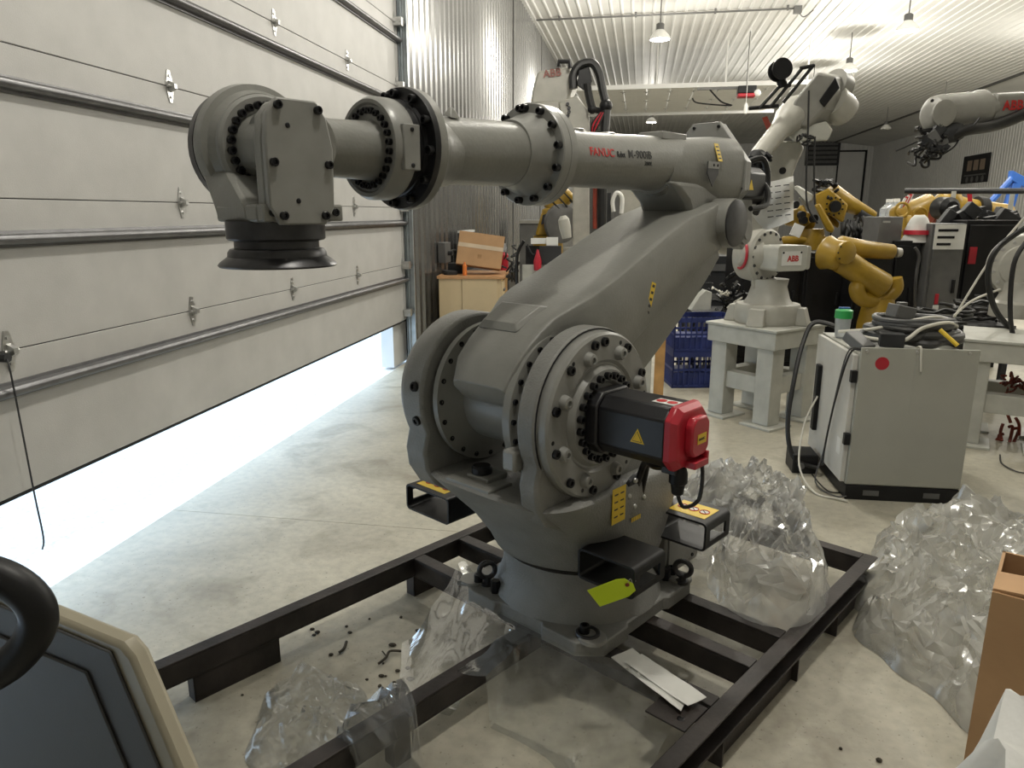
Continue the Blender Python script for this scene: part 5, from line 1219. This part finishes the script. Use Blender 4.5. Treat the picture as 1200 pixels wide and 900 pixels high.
MB().box(at(934, 270, Dz - .3), (.12, .03, .14), Matrix.Rotation(R(20), 3, 'Y')).build('paper_tag', WHITE, y2)
for x, y in ((930, 240), (940, 258), (952, 256), (938, 252)): MB().lathe(at(x, y, Dz - .22), (-FH + RT * .3), [(0, .05), (.05, .045)], 14).build('joint_cover', BLACK, y2)
MB().loft([[at(x, y, Dz - .25) for x, y in ((930, 220), (934, 218), (950, 234), (946, 238))], [at(x, y, Dz - .2) for x, y in ((930, 220), (934, 218), (950, 234), (946, 238))]]).build('pale_bracket', WHITEP, y2)
MB().lathe(V(at(950, 270, Dz).x, at(950, 270, Dz).y, 0), Z, [(0, .30), (.15, .30), (.18, .22), (at(950, 272, Dz).z - .1, .18), (at(950, 268, Dz).z, .15)], 24).build('base', YELR, y2)
b = MB()
for k in range(16):
    x = 985 + rn.uniform(0, 32); b.tube([at(x, 265 + rn.uniform(-14, 4), Dz - .5), at(x + rn.uniform(-10, 8), 275 + rn.uniform(-6, 6), Dz - .55), at(x + rn.uniform(-14, 8), 287, Dz - .45)], .022, 6)
tag(b.build('cable_heap', CABLEB), 'heap of black cables in front of the sloping yellow arm', 'cable')
Dw = 10.0
y3 = yrobot('yellow_robot', 'yellow robot behind the white bag with red and white straps', [('upper_arm', ((1052, 256, Dw), (1090, 240, Dw)), .17, .16), ('lower_arm', ((1056, 246, Dw), (1066, 285, Dw)), .12, .10), ('cross_arm', ((1060, 262, Dw - .2), (1100, 258, Dw - .2)), .11, .10)])
MB().lathe(V(at(1070, 270, Dw).x, at(1070, 270, Dw).y, 0), Z, [(0, .32), (.15, .32), (.18, .24), (at(1070, 262, Dw).z, .16)], 24).build('base', YELR, y3)
for x, y in ((1057, 246), (1078, 252)): MB().torus(at(x, y, Dw - .25), -FH, .09, .018).build('ring', YELR, y3)
for k in range(5): MB().box(at(1058 + k * 2.2, 238 - k * 1.5, Dw - .2), (.03, .03, .14), Matrix.Rotation(R(20), 3, 'Y')).build('strap', REDT if k % 2 else WHITE, y3)
y4 = yrobot('yellow_robot', 'yellow robot arm lying level in front of the blue hoist', [('forearm', ((1100, 240, Dw + .6), (1180, 252, Dw + .6)), .17, .15), ('elbow', ((1110, 232, Dw + .6), (1122, 250, Dw + .6)), .17, .17)])
MB().lathe(at(1142, 247, Dw + .6), at(1150, 248, Dw + .6) - at(1130, 246, Dw + .6), [(0, .20), (.12, .20)], 22).build('black_band', BLACK, y4)
MB().loft([[at(x, y, Dw) for x, y in ((1133, 226), (1139, 226), (1140, 242), (1135, 242))], [at(x, y, Dw + .06) for x, y in ((1133, 226), (1139, 226), (1140, 242), (1135, 242))]]).build('red_tag', RED, y4)
MB().lathe(V(at(1120, 262, Dw + .6).x, at(1120, 262, Dw + .6).y, 0), Z, [(0, .32), (.15, .32), (.18, .24), (at(1120, 250, Dw + .6).z, .16)], 24).build('base', YELR, y4)
MB().lathe(at(1092, 252, 9.4), RT, [(0, .09), (.1, .13), (.2, .12), (.26, .07)], 16).build('motor', BRUST, y4)
MB().lathe(at(1102, 244, 9.3), -FH, [(0, .14), (.2, .13), (.26, .08)], 16).build('motor', BLACK, y4)
b = MB()
for k in range(18):
    x, y = rn.uniform(1108, 1186), rn.uniform(246, 262); b.box(at(x, y, 8.3 + rn.uniform(-.1, .4)), (rn.uniform(.08, .22), .12, rn.uniform(.05, .16)), Matrix.Rotation(rn.uniform(0, 3), 3, 'Y'))
tag(b.build('parts_heap', DGREY, bevel=.008, smooth=0), 'heap of dark machine parts on top of the black controllers', 'parts', kind='stuff')
# steel rack rail with posts
rk = thing('rack_frame', 'dark steel rack rail with pale posts in front of the right wall', 'rack')
MB().tube([at(1060, 224, 9.6), at(1205, 224, 9.0)], .035, 8, smooth=False).build('top_rail', DGREY, rk)
for x in (1118, 1187): MB().cyl(at(x, 224, 9.3), V(at(x, 224, 9.3).x, at(x, 224, 9.3).y, 0), .028, n=10).build('post', WHITEP, rk)
# clear water jugs in a row
for k, (x, y) in enumerate(((1050, 228), (1066, 227), (1087, 230), (1094, 231), (1041, 240))):
    c = at(x, y + 10, 11.5 + .1 * k); c2 = V(c.x, c.y, at(1034, 250, 11.7).z - .129)
    lab = ['leftmost tall clear jug above the yellow robots', 'second tall clear jug from the left above the yellow robots', 'third clear jug beside the rack rail', 'fourth clear jug nearest the pale rack post', 'low clear tub left of the jugs'][k]
    t = thing('water_jug', lab, 'jug', c2, 0, 'clear jugs on the far shelf')
    MB().lathe((0, 0, 0), Z, [(0, .11), (.02, .13), (.20, .13), (.26, .06), (.30, .05)], 18).build('bottle', BOTTLE, t); MB().lathe((0, 0, .30), Z, [(0, .055), (.05, .055)], 14).build('cap', WHITE, t)
sh_ = thing('far_shelf', 'dark shelf unit under the clear jugs', 'shelf')
a = at(1030, 250, 11.4); b_ = at(1110, 250, 11.4); a.z = at(1034, 250, 11.7).z
for z in (a.z - .16, a.z - .8, a.z - 1.4): MB().loft([[V(a.x, a.y, z), V(b_.x, b_.y, z), V(b_.x, b_.y, z) + FH * .5, V(a.x, a.y, z) + FH * .5], [V(a.x, a.y, z + .03), V(b_.x, b_.y, z + .03), V(b_.x, b_.y, z + .03) + FH * .5, V(a.x, a.y, z + .03) + FH * .5]]).build('shelf_board', DGREY, sh_, smooth=0)
for p in (a, b_): MB().cyl(V(p.x, p.y, 0), V(p.x, p.y, a.z - .13), .03, n=8).build('post', DGREY, sh_)
# blue engine hoist
bh = thing('engine_hoist', 'bright blue engine hoist with raised boom by the right wall', 'hoist')
DH = 12.5
MB().tube([at(1158, 240, DH), at(1186, 209, DH)], .05, 8, smooth=False).build('ram', BLUEH, bh)
MB().prism(rounded(.12, .16, .01, 1), at(1184, 206, DH), FH, UPV, at(1225, 228, DH) - at(1184, 206, DH)).build('boom', BLUEH, bh)
MB().prism(rounded(.12, .14, .01, 1), at(1190, 215, DH), FH, RT, at(1176, 262, DH) - at(1190, 215, DH)).build('mast', BLUEH, bh)
p = at(1176, 262, DH); MB().bb(p.x - .08, p.x + .08, p.y - .08, p.y + .08, 0, p.z).build('column', BLUEH, bh, smooth=0)
MB().bb(p.x - .5, p.x + .5, p.y - .06, p.y + .06, .04, .14).build('foot', BLUEH, bh, smooth=0)

# ================================================================ blue crates, post and bits behind the arm
def crate(c, ang, w, d, h, lab):
    t = thing('blue_crate', lab, 'crate', c, ang, 'stack of blue mesh crates'); r = .012
    b = MB(); b.bb(0, w, 0, d, 0, .012); b.build('bottom', BLUEC, t, smooth=0)
    for (x0, x1, y0, y1) in ((0, w, 0, r), (0, w, d - r, d), (0, r, 0, d), (w - r, w, 0, d)):
        MB().bb(x0, x1, y0, y1, h - .05, h).bb(x0, x1, y0, y1, h * .48, h * .54).bb(x0, x1, y0, y1, 0, .03).build('rim', BLUEC, t, smooth=0)
    n = 11
    for i in range(n + 1):
        x = i * (w - r) / n
        MB().bb(x, x + r, 0, r, 0, h).build('slat', BLUEC, t, smooth=0); MB().bb(x, x + r, d - r, d, 0, h).build('slat', BLUEC, t, smooth=0)
        y = i * (d - r) / n
        MB().bb(0, r, y, y + r, 0, h).build('slat', BLUEC, t, smooth=0); MB().bb(w - r, w, y, y + r, 0, h).build('slat', BLUEC, t, smooth=0)
    MB().bb(.02, w - .02, .02, d - .02, .012, h * .42).build('contents', BLUEC, t, smooth=0)
    return t
cc = onz(787, 455, 0); crate((cc.x, cc.y, 0), R(12), .60, .42, .36, 'lower blue mesh crate on the floor behind the robot arm'); crate((cc.x, cc.y, .361), R(12), .60, .42, .34, 'upper blue mesh crate stacked on the lower one')
q = at(822, 352, 7.15); sc_ = thing('machine_offcut', 'pale folded sheet metal bracket on top of the blue crates', 'bracket')
MB().loft([[q + RT * x + UPV * z for x, z in ((-.10, -.10), (.10, -.10), (.10, .08), (.04, .10), (-.02, .04))], [q + FH * .15 + RT * x + UPV * z for x, z in ((-.10, -.10), (.10, -.10), (.10, .08), (.04, .10), (-.02, .04))]]).build('bracket_body', WHITEP, sc_, bevel=.006)
pp_ = onz(771, 466, 0); tag(MB().bb(pp_.x - .045, pp_.x + .045, pp_.y - .045, pp_.y + .045, 0, .85).build('wooden_post', WOODP, bevel=.003), 'upright brown wooden post beside the blue crates', 'post')
pq = onz(758, 466, 0); tag(MB().bb(pq.x - .05, pq.x + .03, pq.y + .02, pq.y + .10, 0, .80).build('white_board', WHITEP, bevel=.003), 'narrow white board standing beside the wooden post', 'board')
b = MB()
for k in range(40):
    x, y = rn.uniform(828, 872), rn.uniform(318, 372); b.tube([at(x, y, 7.6 + rn.uniform(-.1, .3)), at(x + rn.uniform(-9, 9), y + rn.uniform(-8, 8), 7.6), at(x + rn.uniform(-9, 9), y + rn.uniform(-8, 8), 7.7)], rn.choice((.006, .010, .02)), 5)
tag(b.build('cable_heap', CABLEB), 'dark cable tangle between the blue crates and the pedestal robot', 'cable')
b = MB()
for k in range(9):
    x, y = rn.uniform(836, 866), rn.uniform(335, 365); b.tube([at(x, y, 7.5), at(x + rn.uniform(-7, 7), y + rn.uniform(-5, 5), 7.5), at(x + rn.uniform(-7, 7), y + rn.uniform(-5, 5), 7.55)], .009, 5)
tag(b.build('white_wire_bunch', CABLEW), 'bunch of white connectors in the dark cable tangle', 'wire', kind='stuff')
tbl = thing('dark_workbench', 'dark workbench behind the blue crates carrying the cable tangle', 'bench'); a = at(815, 366, 7.45); b_ = at(885, 366, 7.45)
q = [V(a.x, a.y, a.z - .06), V(b_.x, b_.y, a.z - .06), V(b_.x, b_.y, a.z - .06) + FH * .6, V(a.x, a.y, a.z - .06) + FH * .6]
MB().loft([q, [p + UPV * .05 for p in q]]).build('top', DGREY, tbl, smooth=0)
for p in q: MB().bb(p.x - .03, p.x + .03, p.y - .03, p.y + .03, 0, a.z - .06).build('leg', DGREY, tbl, smooth=0)

# ================================================================ white robot behind the forearm (left of centre)
DR = 10.0
wr = thing('tall_white_robot', 'tall white robot with black hose loop seen behind the grey forearm', 'robot')
def lf(pts_, D, dep, dx=0): return [[at(x, y, D) for x, y in pts_], [at(x + dx, y, D + dep) for x, y in pts_]]
MB().loft(lf(((623, 108), (630, 84), (668, 78), (676, 92), (664, 122), (622, 122)), DR, .55, 6)).build('upper_housing', ABBC, wr, bevel=.03)
MB().loft(lf(((614, 122), (655, 118), (660, 155), (614, 155)), DR - .02, .5, 6)).build('elbow_housing', ABBC, wr, bevel=.02)
MB().loft([[at(x, y, DR - .05) for x, y in ((655, 120), (676, 112), (690, 130), (692, 160), (660, 160))], [at(x, y, DR + .3) for x, y in ((655, 120), (676, 112), (690, 130), (692, 160), (660, 160))]]).build('elbow_casting', ABBC, wr, bevel=.02)
for k in range(8): bolt(wr, at(665 + 2 * math.sin(k), 122 + k * 4.6, DR - .06), -FH, .022, .02, m=DSTEEL)
MB().loft(lf(((671, 130), (690, 130), (691, 300), (671, 300)), DR + .05, .35)).build('arm_column', ABBC, wr, bevel=.02)
a = at(681, 290, DR + .2); MB().lathe(V(a.x, a.y, 0), Z, [(0, .42), (.25, .42), (.3, .34), (.6, .32), (a.z, .25)], 28).build('base', ABBC, wr)
MB().tube([at(655, 78, DR - .1), at(655, 72, DR - .1), at(667, 72, DR - .1), at(668, 80, DR - .1)], .03, 6, smooth=False).build('lifting_bracket', BLACK, wr)
text(wr, 'ABB', at(637, 91, DR - .02), RT * .99 + UPV * .12, UPV, .13, mat('faded_red', (.30, .12, .10), .6), bold=.003)
MB().tube([at(672, 104, DR - .1), at(672, 88, DR - .1), at(680, 76, DR - .1), at(694, 74, DR - .1), at(702, 86, DR - .1), at(706, 105, DR - .1), at(710, 122, DR - .1)], .055, 10).build('hose_loop', CABLEB, wr)
MB().loft(lf(((678, 82), (690, 78), (694, 96), (684, 106), (676, 100)), DR - .15, .1)).build('hose_bracket', BLACK, wr, bevel=.01)
MB().tube([at(688, 98, DR - .15), at(690, 112, DR - .15), at(694, 128, DR - .15)], .05, 8).build('hose', CABLEB, wr)
MB().ball(at(710, 124, DR - .1), .085).ball(at(694, 128, DR - .15), .06).tube([at(694, 128, DR - .15), at(703, 130, DR - .1)], .04, 8, smooth=False).build('hose_joint', BLACK, wr)
MB().tube([at(710, 128, DR - .1), at(708, 160, DR - .1), at(706, 215, DR - .1), at(705, 290, DR - .05)], .065, 10).build('corrugated_hose', CABLEB, wr)
for k in range(5): MB().tube([at(708 - k * 1.2, 132, DR - .16), at(702 - k * 2.2, 146, DR - .18), at(695 - k * .5, 158, DR - .15)], .012, 6).build('cable', RED if k % 2 else CABLEB, wr)
MB().tube([at(698, 200, DR - .1), at(697, 235, DR - .1), at(697, 268, DR - .1)], .03, 8).build('red_hose', BRUST, wr)
# second pale column right of it
wc = thing('white_machine_column', 'pale machine column with loose white hoses beyond the grey arm', 'machine'); 
MB().loft(lf(((726, 205), (760, 205), (760, 300), (726, 300)), DR + 1.0, .5)).build('column', ABBC, wc, bevel=.02)
a = at(743, 300, DR + 1.25); MB().bb(a.x - .3, a.x + .3, a.y - .25, a.y + .25, 0, a.z + .05).build('stand', ABBG, wc, smooth=0)
MB().tube([at(719, 248, DR + .6), at(718, 235, DR + .6), at(723, 226, DR + .6), at(729, 232, DR + .6), at(728, 250, DR + .6)], .03, 8).build('white_hose', WHITE, wc)
MB().loft(lf(((706, 226), (716, 226), (716, 262), (706, 262)), DR + .7, .2)).build('dark_box', DGREY, wc)
# ---- yellow robot left of the white one
yl = yrobot('yellow_robot', 'yellow robot partly hidden below the forearm flange near the ribbed wall', [('upper_arm', ((648, 246, 11.0), (664, 226, 11.0)), .17, .14)])
MB().loft(lf(((627, 276), (636, 244), (662, 244), (650, 276)), 10.8, .4)).build('arm', YELR, yl, bevel=.03)
MB().loft(lf(((636, 252), (642, 250), (639, 262), (634, 263)), 10.76, .03)).build('arm_window', DGREY, yl)
MB().lathe(at(656, 262, 10.75), -FH * .8 + RT * .5, [(0, .28), (.06, .28), (.08, .2)], 28).build('gear_disc', MGREY, yl)
for k in range(3): MB().torus(at(650 + k * 6, 240 - k * 6, 10.8), RT + UPV, .16, .012, 16, 6).build('hose_clamp', BLACK, yl)
a = at(642, 280, 11.0); MB().lathe(V(a.x, a.y, 0), Z, [(0, .36), (.2, .36), (.25, .26), (a.z + .05, .22)], 24).build('base', YELR, yl)
# ================================================================ workbench cabinet by the ribbed wall
wcb = thing('wooden_cabinet', 'pale maple base cabinet with drawers below the tilted cardboard box', 'cabinet', (-2.42, 8.62, 0), R(6))
MB().bb(0, .28, 0, .9, 0, .90).build('side_panel', WOODM, wcb, bevel=.003)
MB().bb(.285, .72, .0, .9, 0, .90).build('end_panel', WOODM, wcb, bevel=.003)
MB().bb(.72, .76, .02, .88, .0, .90).build('carcass', WOODM, wcb, smooth=0)
for k in range(3):
    d_ = MB().bb(.76, .78, .03, .44, .62 - k * .28, .86 - k * .28).build('drawer', WOODM, wcb, bevel=.004)
    MB().bb(.78, .80, .15, .32, .74 - k * .28, .765 - k * .28).build('handle', MGREY, d_, bevel=.003)
MB().bb(.76, .78, .47, .87, .06, .86).build('door', WOODP, wcb, bevel=.004)
MB().bb(-.02, .80, -.02, .92, .90, .935).build('countertop', WOODE, wcb, bevel=.003)
bxx = thing('cardboard_carton', 'closed cardboard carton tilted on the maple cabinet', 'box', (-1.98, 9.0, .975), R(0))
rt = Matrix.Rotation(R(8), 3, 'Y') @ Matrix.Rotation(R(12), 3, 'Z') @ Matrix.Rotation(R(-10), 3, 'X')
cm = MB().box((0, 0, .24), (.56, .34, .40), rt).build('carton', CARD, bxx, bevel=.004)
for k in (-1, 1): MB().box(rt @ V(0, k * .085, .202) + V(0, 0, .24), (.555, .165, .004), rt).build('top_flap', CARDD, cm, smooth=0)
MB().box(rt @ V(0, -.172, .04) + V(0, 0, .24), (.56, .003, .05), rt).build('tape', mat('packing_tape', (.62, .5, .36), .2), cm, smooth=0)
MB().box(rt @ V(0, -.171, -.08) + V(0, 0, .24), (.05, .003, .05), rt).build('printed_mark', CARDD, cm, smooth=0)
tag(MB().lathe((-2.12, 8.74, .936), Z, [(0, .026), (.01, .028), (.12, .026), (.13, .015), (.16, .012)], 14).build('orange_bottle', ORANGE), 'small orange bottle standing before the tilted carton', 'bottle')
tool = MB().box((-2.34, 8.85, .96), (.14, .22, .05), Matrix.Rotation(R(30), 3, 'Z')).box((-2.30, 9.05, 1.0), (.20, .12, .13)).cyl((-2.38, 8.75, .95), (-2.28, 8.95, .95), .018, n=8)
tag(tool.build('hand_tools', DGREY, bevel=.006), 'small pile of dark hand tools on the cabinet left of the carton', 'tools')
fb = thing('fuse_box', 'grey switch box fixed low on the ribbed wall left of the carton', 'switch box', (-2.585, 9.2, 1.05)); MB().bb(0, .10, 0, .28, 0, .26).build('case', MGREY, fb, bevel=.006); MB().cyl((.10, .14, .12), (.16, .14, .12), .03, n=10).build('knob', DGREY, fb); MB().tube([V(.05, .28, .1), V(.06, .5, .14), V(.05, .9, .12)], .012, 6).build('conduit', MGREY, fb)
dk = thing('steel_workbench', 'dark steel bench with grey back panel along the ribbed wall', 'bench', (-2.45, 9.72, 0)); MB().bb(0, .7, 0, .75, .82, .90).build('top', DGREY, dk, smooth=0); MB().bb(0, .06, 0, .75, .90, 1.42).build('back_panel', DGREY, dk, smooth=0); MB().bb(0, .07, 0, .75, 1.42, 1.45).build('top_edge', WALLW, dk, smooth=0); MB().bb(.02, .66, .05, .70, .0, .80).build('cupboard', DGREY, dk, smooth=0)
for k in range(4): MB().bb(.66, .69, .1, .62, .12 + k * .17, .26 + k * .17).build('drawer', MGREY, dk, bevel=.004)
rb = thing('red_spray_can', 'red and clear bottle behind the tilted carton', 'bottle', (-1.86, 9.95, .90)); MB().lathe((0, 0, 0), Z, [(0, .07), (.22, .07), (.26, .04)], 16).build('body', RED, rb); MB().lathe((0, 0, .26), Z, [(0, .04), (.06, .05), (.12, .03)], 14).build('cap', BOTTLE, rb)
b = MB()
for k in range(14):
    x, y = rn.uniform(590, 606), rn.uniform(290, 330); b.tube([at(x, y, 9.2), at(x + rn.uniform(-6, 6), y + rn.uniform(-6, 6), 9.2), at(x + rn.uniform(-6, 6), y + rn.uniform(-8, 14), 9.3)], .012, 5)
tag(b.build('cable_heap', DGREY), 'tangle of dark cable hanging right of the maple cabinet', 'cable')
ge = thing('grey_enclosure', 'tall grey enclosure at the corner behind the yellow arm', 'cabinet'); a = at(609, 290, 13.5); MB().bb(a.x, a.x + .6, a.y, a.y + .6, 0, at(620, 262, 13.5).z).build('body', MGREY, ge, bevel=.01); MB().bb(a.x - .02, a.x + .62, a.y - .02, a.y + .62, at(620, 262, 13.5).z, at(620, 258, 13.5).z).build('lid', ABBG, ge, smooth=0)
# white control unit with electronics
cu = thing('open_control_unit', 'open white control unit with boards and dark fan box below the forearm', 'controller'); DU = 8.0
MB().loft(lf(((612, 310), (652, 310), (652, 500), (612, 500)), DU, .5)).build('cabinet', WHITEP, cu, bevel=.006)
MB().loft(lf(((616, 288), (640, 288), (640, 310), (616, 310)), DU + .02, .4)).build('dark_bay', BLACK, cu)
MB().loft(lf(((622, 279), (644, 279), (644, 286), (622, 286)), DU - .05, .3)).build('white_module', WHITE, cu, bevel=.004)
MB().loft(lf(((640, 278), (654, 278), (654, 288), (640, 288)), DU - .08, .3)).build('white_module', WHITE, cu, bevel=.004)
MB().loft(lf(((632, 288), (658, 288), (658, 310), (630, 310)), DU - .12, .3)).build('fan_box', DGREY, cu, bevel=.006)
MB().lathe(at(662, 266, DU), Z - RT * .2, [(-.12, .05), (0, .065), (.08, .06), (.12, .03)], 16).build('pale_motor', ABBC, cu)
MB().tube([at(618, 286, DU - .08), at(622, 295, DU - .1), at(626, 298, DU - .1), at(630, 290, DU - .1)], .008, 6).build('wire', CABLEB, cu)
MB().tube([at(614, 282, DU - .02), at(606, 300, DU), at(606, 340, DU)], .02, 6).build('side_cable', CABLEB, cu)
tag(MB().lathe(at(630, 308, DU - .15), Z, [(-.08, .04), (.02, .045), (.10, .02), (.14, .01)], 14).build('red_funnel', RED), 'small red nozzle bottle on the open control unit', 'bottle')
# dark drums and crates filling the back
for k, (x, w_, yt, D, lab) in enumerate(((745, 40, 300, 9.6, 'dark crate seen under the raised arm'), (835, 45, 300, 8.8, 'dark crate behind the cable tangle'))):
    a = at(x, 300, D); zt = at(x, yt, D).z; t = thing('dark_crate', lab, 'crate', (a.x, a.y, 0), YAW, 'dark crates at the back'); ww = w_ / FPX * D
    MB().bb(-ww / 2, ww / 2, 0, .6, .1, zt).build('body', DGREY, t, bevel=.01)
    for xx in (-ww / 2 + .03, ww / 2 - .13): MB().bb(xx, xx + .10, 0, .6, 0, .1).build('skid', WOODP, t, smooth=0)
    for zz in (.25, .55, .85): MB().bb(-ww / 2 - .01, ww / 2 + .01, -.02, 0, zz * zt, zz * zt + .08).build('batten', MGREY, t, smooth=0)

# coiled black cables behind the cabinet and on the right pedestal
for k, (x, y, D, lab) in enumerate(((1142, 372, 6.9, 'black cable coil lying behind the right pedestal'), (1100, 384, 6.2, 'loose black cable coil behind the grey cabinet'))):
    c = at(x, y, D); pts_ = []; zb = c.z - .05
    for i in range(54):
        a = i * .5; r_ = .15 + .05 * math.sin(i * 1.7); pts_.append(V(c.x + r_ * 1.3 * math.cos(a), c.y + r_ * math.sin(a), zb + .02 + i * .004 + .012 * math.sin(i * 2.3)))
    tag(MB().tube(pts_, .014, 7).build('cable_coil', CABLEB), lab, 'cable')
    st = thing('dark_stand', ['dark stand under the cable coil behind the right pedestal', 'dark stand under the loose coil behind the cabinet'][k], 'stand', (c.x, c.y, 0), YAW)
    MB().bb(-.26, .26, -.22, .22, zb - .03, zb).build('top', DGREY, st, smooth=0)
    for sx in (-.22, .22):
        for sy in (-.18, .18): MB().bb(sx - .025, sx + .025, sy - .025, sy + .025, 0, zb - .03).build('leg', DGREY, st, smooth=0)
